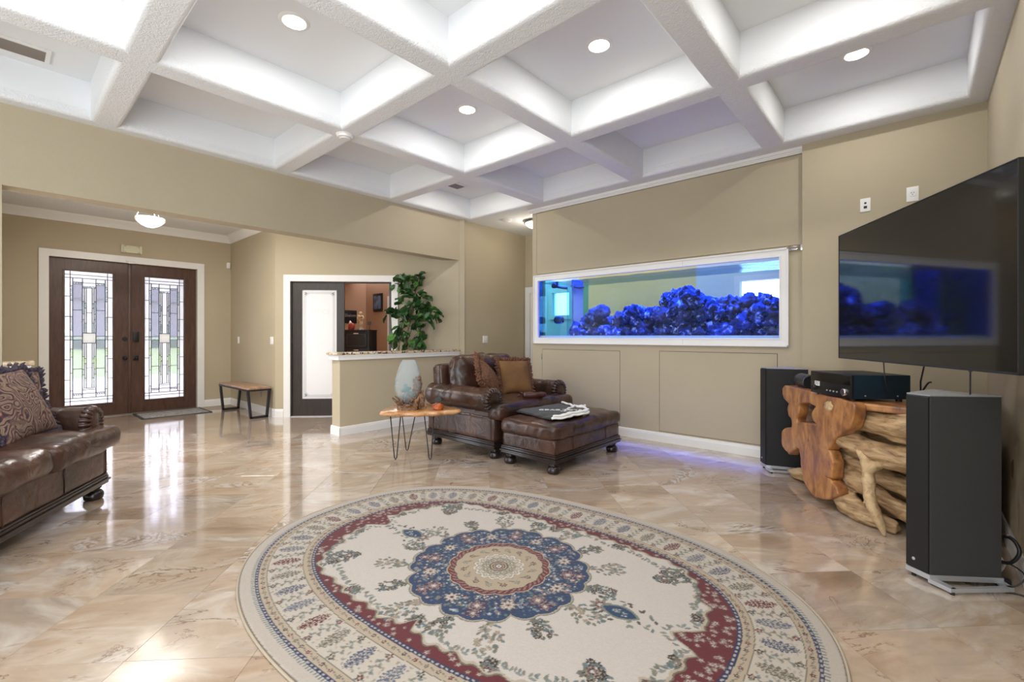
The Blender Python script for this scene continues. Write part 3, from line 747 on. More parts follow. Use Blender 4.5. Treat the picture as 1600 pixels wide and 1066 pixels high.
# ------------------------------------------------------------------ front double door with leaded glass
def rect_panes():
    """leaded glass layout in unit coords (u across 0..1, v up 0..1): list of (u0,u1,v0,v1,type)"""
    P = []
    a, b = .115, .885
    for (c, d) in ((0, .03), (.03, .052)):
        P += [(0, a, c, d, 'g'), (a, b, c, d, 'g'), (b, 1, c, d, 'g')]
    for (c, d) in ((.948, .972), (.972, 1)):
        P += [(0, a, c, d, 'g'), (a, b, c, d, 'g'), (b, 1, c, d, 'g')]
    for (u0, u1) in ((0, a), (b, 1)):
        vs = [.052, .19, .34, .487, .513, .66, .81, .948]
        for i in range(len(vs) - 1): P.append((u0, u1, vs[i], vs[i + 1], 'g'))
    for (u0, u1) in ((a, .165), (.835, b)):
        vs = [.052, .11, .24, .36, .42, .487, .513, .56, .66, .78, .89, .948]
        for i in range(len(vs) - 1): P.append((u0, u1, vs[i], vs[i + 1], 'b' if i % 2 else 'g'))
    for (u0, u1) in ((.165, .36), (.64, .835)):
        P += [(u0, u1, .052, .085, 'g'), (u0, u1, .085, .27, 'f'), (u0, u1, .27, .487, 'f'), (u0, u1, .487, .513, 'b'), (u0, u1, .513, .71, 'f'), (u0, u1, .71, .905, 'f'), (u0, u1, .915, .948, 'g'), (u0, u1, .905, .915, 'b')]
    P += [(.36, .64, .052, .083, 'g'), (.36, .64, .083, .112, 'g'), (.36, .64, .112, .122, 'b'), (.36, .64, .878, .888, 'b'), (.36, .64, .888, .915, 'g'), (.36, .64, .915, .948, 'g'), (.36, .64, .462, .538, 'c')]
    for (c, d) in ((.122, .462), (.538, .878)):
        for i, (u0, u1, ty) in enumerate(((.36, .40, 'b'), (.40, .44, 'b'), (.44, .56, 'g'), (.56, .60, 'b'), (.60, .64, 'b'))):
            if ty == 'g': P.append((u0, u1, c, c + .45 * (d - c), 'g')); P.append((u0, u1, c + .45 * (d - c), d, 'g'))
            else:
                k = [.0, .3, .42, .7, 1] if i in (0, 4) else [0, .22, .55, .66, 1]
                for q in range(4): P.append((u0, u1, c + k[q] * (d - c), c + k[q + 1] * (d - c), 'b' if q % 2 == 0 else 'g'))
    return P
door1 = bpy.data.objects.new('door_1', None); COL.objects.link(door1); door1.location = (XF - .05, 1.453, 0); door1['kind'] = 'structure'; door1['label'] = 'dark mahogany double front door with leaded glass'
def leaf(y0, y1, gy0, gy1, gz0, gz1, nm):
    Mx = frameM((0, -1.453), (0, 1, 0), (-1, 0, 0))
    lf = slab_holes('door_leaf', y0 + .002, y1 - .002, .006, 2.430, [(gy0, gy1, gz0, gz1)], .045, Mx, M['doorwood'], door1)
    # moulding round the glass
    bm = bmesh.new(); w = .022
    for (a, b, c, d) in ((gy0 - w, gy1 + w, gz1, gz1 + w), (gy0 - w, gy1 + w, gz0 - w, gz0), (gy0 - w, gy0, gz0, gz1), (gy1, gy1 + w, gz0, gz1)):
        box(bm, a, b, -.008, .004, c, d, Mx, .004)
    bmo('glazing_bead', bm, M['doorwood'], lf)
    W, Hh = gy1 - gy0, gz1 - gz0
    mats = {'g': M['glue'], 'f': M['frost'], 'b': M['bevel'], 'c': M['etched']}
    bmc = bmesh.new(); small = bmesh.new(); seen = set()
    for (u0, u1, v0, v1, ty) in rect_panes():
        a, b, c, d = gy0 + u0 * W, gy0 + u1 * W, gz0 + v0 * Hh, gz0 + v1 * Hh
        if ty in 'gfc' and (d - c) > .03:
            boxo('pane', a, b, .018, .024, c, d, mats[ty], lf, Mx=Mx)
        else:
            box(small, a, b, .018, .024, c, d, Mx)
        lw = .0035
        for (p, q, r_, s_) in ((a, b, c, c), (a, b, d, d), (a, a, c, d), (b, b, c, d)):
            kk = (round(p, 3), round(q, 3), round(r_, 3), round(s_, 3))
            if kk in seen: continue
            seen.add(kk)
            if p == q: box(bmc, p - lw, p + lw, .010, .030, r_, s_, Mx)
            else: box(bmc, p, q, .010, .030, r_ - lw, r_ + lw, Mx)
    # rows of small square lead studs
    for uu in (.165, .64):
        for k in range(4):
            for vv_ in (.072, .913):
                a = gy0 + (uu + .02 + k * .045) * W; c = gz0 + vv_ * Hh
                box(bmc, a, a + .012, .008, .032, c, c + .014, Mx)
    small.normal_update()
    s = bmo('small_panes', small, M['bevel'], lf); s['kind'] = 'stuff'
    bmo('lead_came', bmc, M['lead'], lf)
    return lf, Mx
lfL, Mx1 = leaf(.535, 1.458, .700, 1.252, .21, 2.25, 'L')
lfR, _ = leaf(1.472, 2.371, 1.650, 2.190, .21, 2.24, 'R')
boxo('astragal', 1.440, 1.482, -.018, .0, .006, 2.428, M['doorwood'], door1, .006, Mx=Mx1)
def knob(y, z, par, r=.028):
    bm = bmesh.new()
    for v in bmesh.ops.create_uvsphere(bm, u_segments=14, v_segments=10, radius=r)['verts']: v.co = Mx1 @ (Vector((v.co.x, v.co.y * .8 - .055, v.co.z)) + Vector((y, 0, z)))
    tube(bm, [Mx1 @ Vector((y, 0, z)), Mx1 @ Vector((y, -.01, z))], .034, 18); tube(bm, [Mx1 @ Vector((y, 0, z)), Mx1 @ Vector((y, -.05, z))], .012, 10)
    return bmo('door_knob', bm, M['bronze'], par, angle=40)
knob(1.395, .905, lfL); 
bm = bmesh.new(); tube(bm, [Mx1 @ Vector((1.395, 0, 1.215)), Mx1 @ Vector((1.395, -.022, 1.215))], .034, 18); bmo('deadbolt', bm, M['bronze'], lfL, angle=40)
knob(1.535, .905, lfR)
boxo('rose_plate', 1.50, 1.57, -.012, .001, .865, .945, M['bronze'], lfR, .01, Mx=Mx1)
boxo('keypad_lock', 1.497, 1.573, -.030, .001, 1.165, 1.335, M['bronze'], lfR, .012, Mx=Mx1)
bm = bmesh.new()
box(bm, .5, .535, .0, .06, 0, 2.434, Mx1); box(bm, 2.371, 2.40, .0, .06, 0, 2.434, Mx1)
bmo('jamb', bm, M['white'], door1)
boxo('threshold', .5, 2.4, -.03, .09, 0, .012, M['nickel'], door1, .003, Mx=Mx1)

# ------------------------------------------------------------------ office double door
door2 = bpy.data.objects.new('door_2', None); COL.objects.link(door2); door2.location = (0, 0, 0); door2['kind'] = 'structure'; door2['label'] = 'espresso office double door, one leaf closed with etched white glass'
M2 = MD
lf = slab_holes('door_leaf', .246, 1.040, .012, 2.100, [(.392, .925, .275, 1.985)], .04, M2 @ Matrix.Translation((0, .03, 0)), M['espresso'], door2)
boxo('pane', .392, .925, .045, .051, .275, 1.985, M['etched'], lf, Mx=M2)
bm = bmesh.new()
for k, off in enumerate((.035, .055)):
    a, b, c, d = .392 + off, .925 - off, .275 + off, 1.985 - off; w = .0022
    for (p, q, r_, s_) in ((a, b, c, c), (a, b, d, d), (a, a, c, d), (b, b, c, d)):
        box(bm, p - w, q + w, .0435, .0445, r_ - w, s_ + w, M2)
for (cx_, cz_, sx_, sz_) in ((.427, .31, 1, 1), (.89, .31, -1, 1), (.427, 1.95, 1, -1), (.89, 1.95, -1, -1)):
    for k in range(4):
        a_ = R(22 + 16 * k); L0, L1 = .012 + .006 * k, .075
        p = Vector((cx_ + sx_ * math.cos(a_) * L0, .0435, cz_ + sz_ * math.sin(a_) * L0)); q = Vector((cx_ + sx_ * math.cos(a_) * L1, .0435, cz_ + sz_ * math.sin(a_) * L1))
        tube(bm, [M2 @ p, M2 @ q], [.006, .001], 6)
bmo('etched_border', bm, plain('grey_etched_line', (.30, .31, .32), .4), lf)
textmesh('etched_lettering', 'OFFICE', .105, M['plate'], lf, M2 @ Matrix.Translation((.658, .044, 1.64)) @ Matrix.Rotation(R(90), 4, 'X'), .0005)
boxo('door_sill', .232, 1.785, .0, .09, .0, .012, M['silver'], door2, Mx=M2)
bm = bmesh.new(); box(bm, .232, .246, .01, .11, 0, 2.115, M2); box(bm, 1.745, 1.785, .01, .11, 0, 2.115, M2); box(bm, .232, 1.785, .01, .11, 2.10, 2.115, M2)
bmo('jamb', bm, M['espresso'], door2)

# office room behind
struct(boxo('wall_office_back', -10.68, -10.55, 2.5, 6.45, 0, 3.12, M['office']))
struct(boxo('wall_office_right', -10.6, -5.67, 6.30, 6.42, 0, 3.12, M['office']))
struct(boxo('wall_office_left', -10.6, -7.5, 3.02, 3.06, 0, 3.12, M['office']))
struct(boxo('wall_office_end', -5.72, -5.67, 4.75, 6.30, 0, 3.12, M['office']))

# ------------------------------------------------------------------ outside the front door
struct(boxo('porch_floor', -19, XF - .16, -8, 10, -.14, -.02, M['concrete']))
struct(boxo('porch_soffit', -12.3, XF - .16, -3, 6, 2.75, 2.85, plain('lavender_soffit', (.35, .35, .42), .8)))
struct(boxo('ground_lawn', -64, -19, -40, 60, -.20, -.10, M['grass']))
nb = thing('neighbour_house', 'blurred grey lavender house across the lawn, seen through the door glass', 'house', (-68, 8, 0))
boxo('wall', -3, 3, -34, 40, -.2, 5.2, plain('lavender_stucco', (.205, .205, .225), .9), nb)
bm = bmesh.new(); prism(bm, [(-34.6, 5.2), (40.6, 5.2), (33, 8.2), (-27, 8.2)], -3.4, 3.4, Matrix(((0, 0, 1, 0), (1, 0, 0, 0), (0, 1, 0, 0), (0, 0, 0, 1)))); bmesh.ops.recalc_face_normals(bm, faces=bm.faces)
bmo('roof', bm, plain('grey_roof', (.16, .16, .19), .9), nb)
tag(boxo('clipped_hedge', -64.5, -64, -30, 50, -.2, .9, M['hedge'], bev=.2), 'low green hedge in front of the far house, seen through the door glass', 'hedge')

# ------------------------------------------------------------------ aquarium
aq = thing('aquarium', 'long built-in aquarium with white frame and blue lit rock reef', 'aquarium', (-2.5875, YB, 1.15))
ox, oz = -2.5875, 1.15
MQ = Matrix.Translation((-ox, 0, -oz))
# white picture frame around the glass (two lengths meet at a joint)
def qframe():
    bm = bmesh.new()
    o0, o1, z0, z1 = -4.218, -.957, 1.152, 2.145; i0, i1, k0, k1 = TANK
    for (a, b, c, d) in ((o0, o1, z0, k0), (o0, o1, k1, z1), (o0, i0, k0, k1), (i1, o1, k0, k1)):
        box(bm, a, b, -.022, .0, c, d, MQ)
    for (a, b, c, d) in ((o0, o1, z0, z0 + .018), (o0, o1, z1 - .018, z1), (o0, o0 + .018, z0, z1), (o1 - .018, o1, z0, z1)):
        box(bm, a, b, -.034, -.02, c, d, MQ, .004)
    for (a, b, c, d) in ((i0 - .014, i1 + .014, k0 - .014, k0), (i0 - .014, i1 + .014, k1, k1 + .014), (i0 - .014, i0, k0, k1), (i1, i1 + .014, k0, k1)):
        box(bm, a, b, -.028, -.02, c, d, MQ, .002)
    bmo('picture_frame', bm, M['white'], aq)
    boxo('frame_joint', -2.02, -2.018, -.0226, -.0215, k1 + .014, z1, M['grout'], aq, Mx=MQ); boxo('frame_joint', -2.02, -2.018, -.0226, -.0215, z0, k0 - .014, M['grout'], aq, Mx=MQ)
qframe()
TX0, TX1, TZ0, TZ1, TD = -4.16, -1.015, 1.205, 2.10, .76
boxo('front_glass', TX0, TX1, .022, .034, TZ0, TZ1, M['tankglass'], aq, Mx=MQ)
boxo('back_glass', TX0, TX1, TD, TD + .012, TZ0, TZ1, M['tankglass'], aq, Mx=MQ)
boxo('cyan_glow_panel', TX0 + .012, -3.76, TD - .02, TD - .012, TZ0, 2.04, clear_glass('cyan_glow_tint', (.42, .78, .95), refl=.1), aq, Mx=MQ)  # pane added to tint the left end with the cyan window glow
boxo('side_glass', TX0, TX0 + .012, .034, TD, TZ0, TZ1, clear_glass('cyan_glow_end_glass', (.45, .80, .95), refl=.1), aq, Mx=MQ)  # same cyan glow put into the tint of this end glass
boxo('side_glass', TX1 - .012, TX1, .034, TD, TZ0, TZ1, M['tankglass'], aq, Mx=MQ)
boxo('bottom_glass', TX0, TX1, .022, TD, TZ0 - .012, TZ0, M['tankglass'], aq, Mx=MQ)
o = boxo('sand_bed', TX0 + .013, TX1 - .013, .036, TD - .002, TZ0 + .001, TZ0 + .062, M['sand'], aq, Mx=MQ); o['kind'] = 'stuff'
# rippled water surface
bm = bmesh.new(); g = 60; vs = []
for i in range(g + 1):
    for j in range(13):
        x = TX0 + .014 + (TX1 - TX0 - .028) * i / g; y = .036 + (TD - .04) * j / 12
        vs.append(bm.verts.new(MQ @ Vector((x, y, 2.035 + .006 * noise.noise(Vector((x * 6, y * 9, 0)))))))
for i in range(g):
    for j in range(12):
        a = i * 13 + j; bm.faces.new((vs[a], vs[a + 13], vs[a + 14], vs[a + 1]))
o = bmo('water', bm, M['watertop'], aq, True); o['kind'] = 'stuff'
boxo('overflow_box', -3.76, -3.735, .30, .56, TZ0, 2.08, plain('blue_acrylic', (.02, .10, .22), .2), aq, Mx=MQ)
tubeo('return_pipe', [MQ @ Vector(p) for p in ((-3.95, .20, 2.06), (-3.95, .20, 1.99), (-3.87, .2, 1.965), (-3.78, .2, 1.95))], .018, M['pipe'], aq)
tubeo('return_pipe', [MQ @ Vector(p) for p in ((-3.80, .35, 2.0), (-3.70, .33, 1.97), (-3.62, .3, 1.955), (-3.56, .3, 1.96))], .018, M['pipe'], aq)
cushion('wave_pump', .16, .10, .11, .045, M['pipe'], aq, (-3.99 - ox, .30, 1.50 - oz), seg=(10, 8, 8), bulge=0, nz=0)
cushion('power_head', .10, .08, .07, .03, M['pipe'], aq, (-3.99 - ox, .20, 2.0 - oz), seg=(8, 8, 6), bulge=0, nz=0)
# rocks: each its own thing
proto = []
for k in range(7):
    bm = bmesh.new(); bmesh.ops.create_icosphere(bm, subdivisions=4, radius=.115)
    for v in bm.verts:
        p = v.co.copy(); s = Vector((k * 5.3, k * 2.1, k))
        d = noise.fractal(p * 9 + s, .7, 2.0, 5) * .055 + abs(noise.noise(p * 22 + s)) * .05
        v.co = p + p.normalized() * d
    me = bpy.data.meshes.new('reef_rock'); bm.to_mesh(me); bm.free(); me.polygons.foreach_set('use_smooth', [True] * len(me.polygons)); me.materials.append(M['rock']); proto.append(me)
prof_x = [-3.80, -3.6, -3.40, -3.2, -3.0, -2.85, -2.70, -2.55, -2.40, -2.25, -2.10, -1.9, -1.7, -1.5, -1.3, -1.15, -1.05]
prof_h = [.17, .36, .40, .33, .38, .42, .50, .36, .56, .66, .64, .54, .50, .46, .50, .46, .40]
nr = 0
rr = random.Random(5)
def rock(x, y, z, s):
    global nr
    o = bpy.data.objects.new('reef_rock', proto[nr % 7]); COL.objects.link(o); nr += 1
    o.location = (x, YB + y, z); o.scale = (s * rr.uniform(.9, 1.3), s * rr.uniform(.8, 1.1), s); o.rotation_euler = (rr.uniform(-.5, .5), rr.uniform(-.5, .5), rr.uniform(0, 6))
    tag(o, 'dark blue lit live rock piled in the aquarium reef', 'rock', 'live rocks of the aquarium reef')
x = -3.72
while x < -1.14:
    h = float(np.interp(x, prof_x, prof_h)) + rr.uniform(-.03, .03)
    z = .09; row = 0
    while z < h - .05:
        s = rr.uniform(.75, 1.05)
        rock(x + rr.uniform(-.04, .04), .36 + rr.uniform(-.06, .06) + .05 * (row % 2), TZ0 + z, s); z += .125 * s; row += 1
    rock(x + rr.uniform(-.03, .03), .38, TZ0 + max(.1, h - .09), rr.uniform(.55, .8))
    x += .135
print('rocks', nr)
# small rubble pieces in front
for k in range(10):
    rock(rr.uniform(-3.75, -1.15), rr.uniform(.14, .24), TZ0 + rr.uniform(.07, .11), rr.uniform(.3, .5))
# chrome rod at the upper right of the aquarium
t = thing('towel_rod', 'short chrome rod from the aquarium frame to the wall corner', 'rod', (-.90, YB - .02, 2.12))
tubeo('rod', [(-.06, 0, 0), (.055, 0, 0)], .012, M['chrome'], t, sm=0); tubeo('rod', [(-.06, 0, .028), (.055, 0, .028)], .006, M['chrome'], t, sm=0)
boxo('bracket', .045, .064, -.012, .02, -.015, .04, M['chrome'], t, .003)

# ------------------------------------------------------------------ lights and small fixtures
def downlight(x, y, label, energy=14, z=ZT):
    t = thing('recessed_downlight', label, 'ceiling light', (x, y, z), 0, 'recessed downlights in the coffers')
    lathe('trim_ring', [(.074, -.002), (.077, -.009), (.096, -.006), (.102, -.001), (.102, .002), (.074, .002)], M['white'], t, 32)
    lathe('lens', [(.0, -.006), (.05, -.008), (.072, -.007), (.074, .001)], M['lens'], t, 28)
    lamp('downlight_beam', 'AREA', (x, y, z - .012), energy, (1.0, .985, .96), .12, shape='DISK')
downlight(-3.231, 1.379, 'round white downlight in the large coffer at upper left')
downlight(-1.784, 3.003, 'round white downlight in the large coffer at top centre')
downlight(-3.237, 3.013, 'round white downlight in the middle coffer, left of centre')
downlight(-.349, 4.41, 'round white downlight in the coffer nearest the television, half behind the beam', 12)
for (x, y) in ((-1.784, 1.40), (-.33, 1.40), (-.33, 2.95), (-3.24, -.1), (-1.78, -.1), (-.33, -.1)):
    lamp('downlight_beam', 'AREA', (x, y, ZT - .012), 16, (1.0, .985, .96), .12, shape='DISK')
# small spot near the far vent
t = thing('mini_spotlight', 'tiny lit spot beside the small vent in the far coffer', 'ceiling light', (-4.60, 4.25, ZT))
lathe('trim_ring', [(.02, -.004), (.034, -.005), (.036, .002), (.02, .002)], M['white'], t, 16); lathe('lens', [(0, -.005), (.021, -.004), (.021, .001)], M['lens'], t, 16)
lamp('downlight_beam', 'AREA', (-4.60, 4.25, ZT - .012), 14, (1, .96, .9), .08, shape='DISK')

def bowl_light(name, label, x, y, z, r, zc, energy):
    t = thing(name, label, 'ceiling light', (x, y, zc))
    d = z - zc
    lathe('canopy', [(0, 0), (.055, 0), (.06, -.012), (.04, -.03), (.012, -.035), (0, -.035)], M['nickel'], t, 20)
    for k in range(3):
        a = k * 2 * PI / 3 + .5
        tubeo('rod', [(.03 * math.cos(a), .03 * math.sin(a), -.03), (.09 * math.cos(a), .09 * math.sin(a), d * .5), (r * .93 * math.cos(a), r * .93 * math.sin(a), d)], .006, M['nickel'], t, sm=4)
    lathe('bowl_rim', [(r * .97, d - .03), (r, d - .012), (r * .99, d + .012), (r * .95, d + .012), (r * .93, d)], M['domerim'], t, 36)
    lathe('bowl_shade', [(.012, d - .112), (r * .3, d - .104), (r * .6, d - .080), (r * .82, d - .050), (r * .95, d - .024), (r * .93, d + .0)], M['dome'], t, 36)
    lathe('finial', [(0, d - .130), (.010, d - .126), (.012, d - .118), (0, d - .111)], M['nickel'], t, 12)
    lamp('bowl_lamp', 'POINT', (x, y, z - .06), energy, (1, .82, .55), .16)
bowl_light('semi_flush_light', 'lit white glass bowl light hanging in the entrance hall', -7.42, 1.34, 2.775, .158, 3.09, 1.2)
lamp('bowl_uplight', 'AREA', (-7.42, 1.34, 2.80), 30, (1, .95, .88), .24, None, (PI, 0, 0), 'DISK')
lamp('hall_fill_lamp', 'AREA', (-6.3, 1.3, 3.08), 85, (1, .97, .93), .5, shape='DISK')  # added lamp, unseen behind the header, brightens the hall
t = thing('flush_dome_light', 'lit glass dome light on the hallway ceiling, half behind the aquarium wall', 'ceiling light', (-4.62, 5.78, ZC))
lathe('metal_rim', [(.12, 0), (.165, -.015), (.175, -.04), (.16, -.045), (.12, -.03)], M['nickel'], t, 32)
lathe('dome_shade', [(0, -.125), (.05, -.12), (.10, -.10), (.14, -.065), (.158, -.04), (.12, -.03)], M['dome'], t, 32)
lamp('hall_lamp', 'POINT', (-4.62, 5.78, ZC - .25), 16, (1, .93, .82), .1)

def vent(label, x0, x1, y0, y1, z, along_y=True, n=8):
    t = thing('air_vent', label, 'air vent', ((x0 + x1) / 2, (y0 + y1) / 2, z)); a, b = (x1 - x0) / 2, (y1 - y0) / 2
    boxo('backing', -a, a, -b, b, -.004, .0, M['black'], t)
    bm = bmesh.new(); w = .03
    for (p, q, r_, s_) in ((-a - w, a + w, b, b + w), (-a - w, a + w, -b - w, -b), (-a - w, -a, -b, b), (a, a + w, -b, b)): box(bm, p, q, r_, s_, -.012, 0, None, .003)
    bmo('vent_frame', bm, M['white'], t)
    for k in range(n):
        c = -a + (k + .5) * 2 * a / n
        boxo('louvre', -.0015, .0015, -b, b, -.008, .008, M['nickel'], t, Mx=Matrix.Translation((c, 0, -.010)) @ Matrix.Rotation(R(42), 4, 'Y'))
vent('long grey slotted air vent in the coffer at the upper left edge', -5.17, -4.99, -.45, .265, ZT, n=7)
vent('small square air vent in the far coffer', -5.08, -4.92, 4.33, 4.53, ZT, n=7)
def disc(label, x, y, z, name='smoke_detector', r=.075):
    t = thing(name, label, 'smoke detector', (x, y, z))
    lathe('housing', [(0, -.04), (r * .55, -.04), (r * .62, -.032), (r * .9, -.028), (r, -.012), (r, 0)], M['white'], t, 28)
    lathe('base_ring', [(r, -.008), (r * 1.06, -.006), (r * 1.06, 0)], M['plate'], t, 28)
disc('round white smoke detector at the crossing of two ceiling beams', -3.965, 2.152, ZC)
disc('small smoke detector on the hallway ceiling near the dome light', -4.91, 5.44, ZC)

def wallplate(name, label, Mx, u, z, kind='switch', cat='light switch', w=.075, h=.12):
    p = Mx @ Vector((u, 0, z)); t = thing(name, label, cat, p); L = Mx.to_3x3().to_4x4()
    boxo('cover_plate', -w / 2, w / 2, -.007, .0, -h / 2, h / 2, M['plate'], t, .003, Mx=L)
    if kind == 'switch':
        n = max(1, round(w / .06)) if w > .1 else 1
        for k in range(n): boxo('rocker', -.016 + (k - (n - 1) / 2) * .046, .016 + (k - (n - 1) / 2) * .046, -.012, -.006, -.033, .033, M['white'], t, .003, Mx=L)
    elif kind == 'data':
        boxo('port', -.008, .008, -.0085, -.006, .008, .024, M['black'], t, Mx=L); boxo('port', -.012, .012, -.0085, -.006, -.032, -.010, M['black'], t, Mx=L)
    elif kind == 'outlet':
        bm = bmesh.new(); tube(bm, [L @ Vector((0, -.011, .004)), L @ Vector((0, -.005, .004))], .026, 20); bmo('socket_face', bm, M['white'], t)
        for a, b in ((-.008, .010), (.008, .010), (0, -.006)): boxo('slot', a - .002, a + .002, -.0115, -.0105, b - .005, b + .005, M['black'], t, Mx=L)
MS = frameM((0, YB2), (1, 0, 0), (0, 1, 0)); MH = frameM((0, 2.899), (1, 0, 0), (0, 1, 0)); MR = frameM((XR, 0), (0, -1, 0), (1, 0, 0))
wallplate('data_plate', 'white wall plate with two black ports above the television', MS, -.347, 2.442, 'data', 'wall plate')
wallplate('wall_outlet', 'white wall outlet half hidden behind the top edge of the television', MS, -.027, 2.475, 'outlet', 'outlet', .08, .125)
wallplate('light_switch', 'white double rocker switch on the wall above the back of the armchair', MA, 5.49, 1.205, 'switch', 'light switch', .115, .12)
wallplate('light_switch', 'white switch on the hall wall above the middle of the bench', MH, -9.08, 1.19)
wallplate('light_switch', 'white double switch at the wall corner left of the office door', MH, -7.60, 1.19, w=.115)
for ch in list(wallplate('wall_outlet', 'dark outlet low on the hall wall behind the bench', MH, -8.05, .33, 'outlet', 'outlet') or []): pass
for ch in [o for o in bpy.data.objects if o.parent and o.parent.get('label', '').startswith('dark outlet low')]:
    ch.data.materials.clear(); ch.data.materials.append(M['nickel'])
t = thing('motion_sensor', 'small white motion sensor high in the corner of the entrance hall', 'sensor', (XF + .0, 2.855, 2.555))
boxo('housing', 0, .05, -.028, .028, -.055, .055, M['plate'], t, .012); boxo('sensor_lens', .047, .056, -.018, .018, -.045, .0, M['white'], t, .004)
t = thing('door_chime', 'cream rounded door chime box above the front door', 'door chime', (XF, 1.47, 2.655))
boxo('chime_body', 0, .05, -.115, .115, -.062, .062, M['cream'], t, .02)
for s in (-1, 1): boxo('chime_end', 0, .056, s * .118 - .018, s * .118 + .018, -.066, .066, M['cream'], t, .016)
for s in (-1, 1):
    for q in (-1, 1): boxo('chime_clip', .045, .062, s * .085 - .008, s * .085 + .008, q * .05 - .016, q * .05 + .012, M['nickel'], t, .003)
t = thing('wall_scuff', 'small torn brown patch low on the right wall behind the speaker', 'patch', (XR, 3.93, .50))
bm = bmesh.new(); prism(bm, [(-.03, .05), (-.045, 0), (-.02, -.07), (.02, -.055), (.045, .01), (.01, .03)], 0, .002, Matrix(((0, 0, -1, 0), (1, 0, 0, 0), (0, 1, 0, 0), (0, 0, 0, 1))))
bmo('torn_paper', bm, plain('bare_drywall', (.14, .09, .05), .9), t)

# ------------------------------------------------------------------ oval persian rug, woven pattern as colours on a fine grid
def build_rug():
    cx, cy, a, b, th, n = -1.701, 1.817, 1.535, 1.094, .087, 2.32
    step = .0042
    nx, ny = int(2 * a / step) + 1, int(2 * b / step) + 1
    X, Y = np.meshgrid(np.linspace(-a, a, nx), np.linspace(-b, b, ny), indexing='ij')
    u, v = np.abs(X) / a, np.abs(Y) / b
    rho = (u ** n + v ** n) ** (1 / n) + 1e-9
    gx = (u / rho) ** (n - 1) / a; gy = (v / rho) ** (n - 1) / b
    d = (1 - rho) / np.hypot(gx, gy)
    ang = np.arctan2(Y / b, X / a)
    # arc length along the border at fixed inset
    tt = np.linspace(-PI, PI, 4001)
    ct, st = np.cos(tt), np.sin(tt); rr_ = (np.abs(ct) ** n + np.abs(st) ** n) ** (-1 / n)
    bxp, byp = ct * rr_ * (a - .22), st * rr_ * (b - .22)
    s_ = np.concatenate([[0], np.cumsum(np.hypot(np.diff(bxp), np.diff(byp)))]); LT = s_[-1]
    S = np.interp(ang, tt, s_)
    rs = np.random.RandomState(3)
    C = np.empty((nx, ny, 3)); lin = lambda r, g, bb: np.array([((q / 255) ** 2.2) for q in (r, g, bb)])
    cream = lin(208, 196, 182); beige = lin(190, 168, 138); navy = lin(52, 60, 92); blue = lin(40, 70, 108); teal = lin(98, 118, 118)
    red = lin(112, 38, 44); olive = lin(118, 112, 92); sage = lin(128, 132, 116); rose = lin(160, 122, 110); dark = lin(66, 58, 58); ivory = lin(222, 212, 198); sand = lin(176, 158, 132)
    C[:] = cream
    def put(mask, col, k=1.0):
        C[mask] = C[mask] * (1 - k) + col * k
    bandm = lambda lo, hi: (d >= lo) & (d < hi)
    put(bandm(-1, .07), lin(196, 182, 164)); put(bandm(.0, .008), lin(150, 136, 118))
    # comb of short blue ticks then navy guard
    ph = (S * 62) % 1
    put(bandm(.056, .074) & (ph < .45), teal, .8)
    put(bandm(.074, .090), navy); put(bandm(.078, .086) & ((S * 40) % 1 < .5), cream, .7)
    put(bandm(.090, .128), beige); put(bandm(.128, .132), olive)
    put(bandm(.132, .305), lin(202, 188, 168)); put(bandm(.305, .309), olive)
    put(bandm(.309, .352), beige); put(bandm(.352, .374), navy); put(bandm(.358, .367) & ((S * 34) % 1 < .55), cream, .75)
    # field: burgundy scalloped segments
    k4 = np.cos(ang) ** 2; e = np.abs(np.cos(4 * ang))
    T = np.interp(np.abs(ang) * 180 / PI, [0, 3, 7, 12, 20, 27, 32, 38, 44, 50, 56, 66, 74, 80, 84, 88, 90, 92, 96, 100, 106, 114, 124, 130, 136, 142, 148, 153, 160, 168, 173, 177, 180],
                  [.21, .19, .10, .12, .09, .12, .07, .04, .010, .015, .05, .04, .065, .04, .06, .075, .12, .075, .06, .04, .065, .04, .05, .015, .010, .04, .07, .12, .09, .12, .10, .19, .21])
    wob = .012 * np.cos(S * 46)
    T = T + wob
    inn = d - .374
    put((inn >= 0) & (inn < T + .022), lin(190, 172, 146)); put((inn >= 0) & (inn < T + .008), olive); put((inn >= 0) & (inn < T), red)
    def rosette(x, y, r, cols, pet=8, rot=0., k=1.0):
        i0 = max(0, int((x + a - r) / (2 * a) * (nx - 1))); i1 = min(nx, int((x + a + r) / (2 * a) * (nx - 1)) + 2)
        j0 = max(0, int((y + b - r) / (2 * b) * (ny - 1))); j1 = min(ny, int((y + b + r) / (2 * b) * (ny - 1)) + 2)
        if i1 <= i0 or j1 <= j0: return
        xx, yy = X[i0:i1, j0:j1] - x, Y[i0:i1, j0:j1] - y
        q = np.hypot(xx, yy) / r; t = np.arctan2(yy, xx) + rot
        qq = q / (.78 + .22 * np.cos(pet * t)); sub = C[i0:i1, j0:j1]
        for lim, col in cols: sub[qq < lim] = sub[qq < lim] * (1 - k) + col * k
    def leafl(x, y, L, w, rot, col, k=.9):
        r = L
        i0 = max(0, int((x + a - r) / (2 * a) * (nx - 1))); i1 = min(nx, int((x + a + r) / (2 * a) * (nx - 1)) + 2)
        j0 = max(0, int((y + b - r) / (2 * b) * (ny - 1))); j1 = min(ny, int((y + b + r) / (2 * b) * (ny - 1)) + 2)
        if i1 <= i0 or j1 <= j0: return
        xx, yy = X[i0:i1, j0:j1] - x, Y[i0:i1, j0:j1] - y
        p = (xx * math.cos(rot) + yy * math.sin(rot)) / L; q = (-xx * math.sin(rot) + yy * math.cos(rot)) / w
        m = (p > 0) & (p < 1) & (np.abs(q) < np.sin(np.clip(p, 0, 1) * PI) ** .8); sub = C[i0:i1, j0:j1]; sub[m] = sub[m] * (1 - k) + col * k
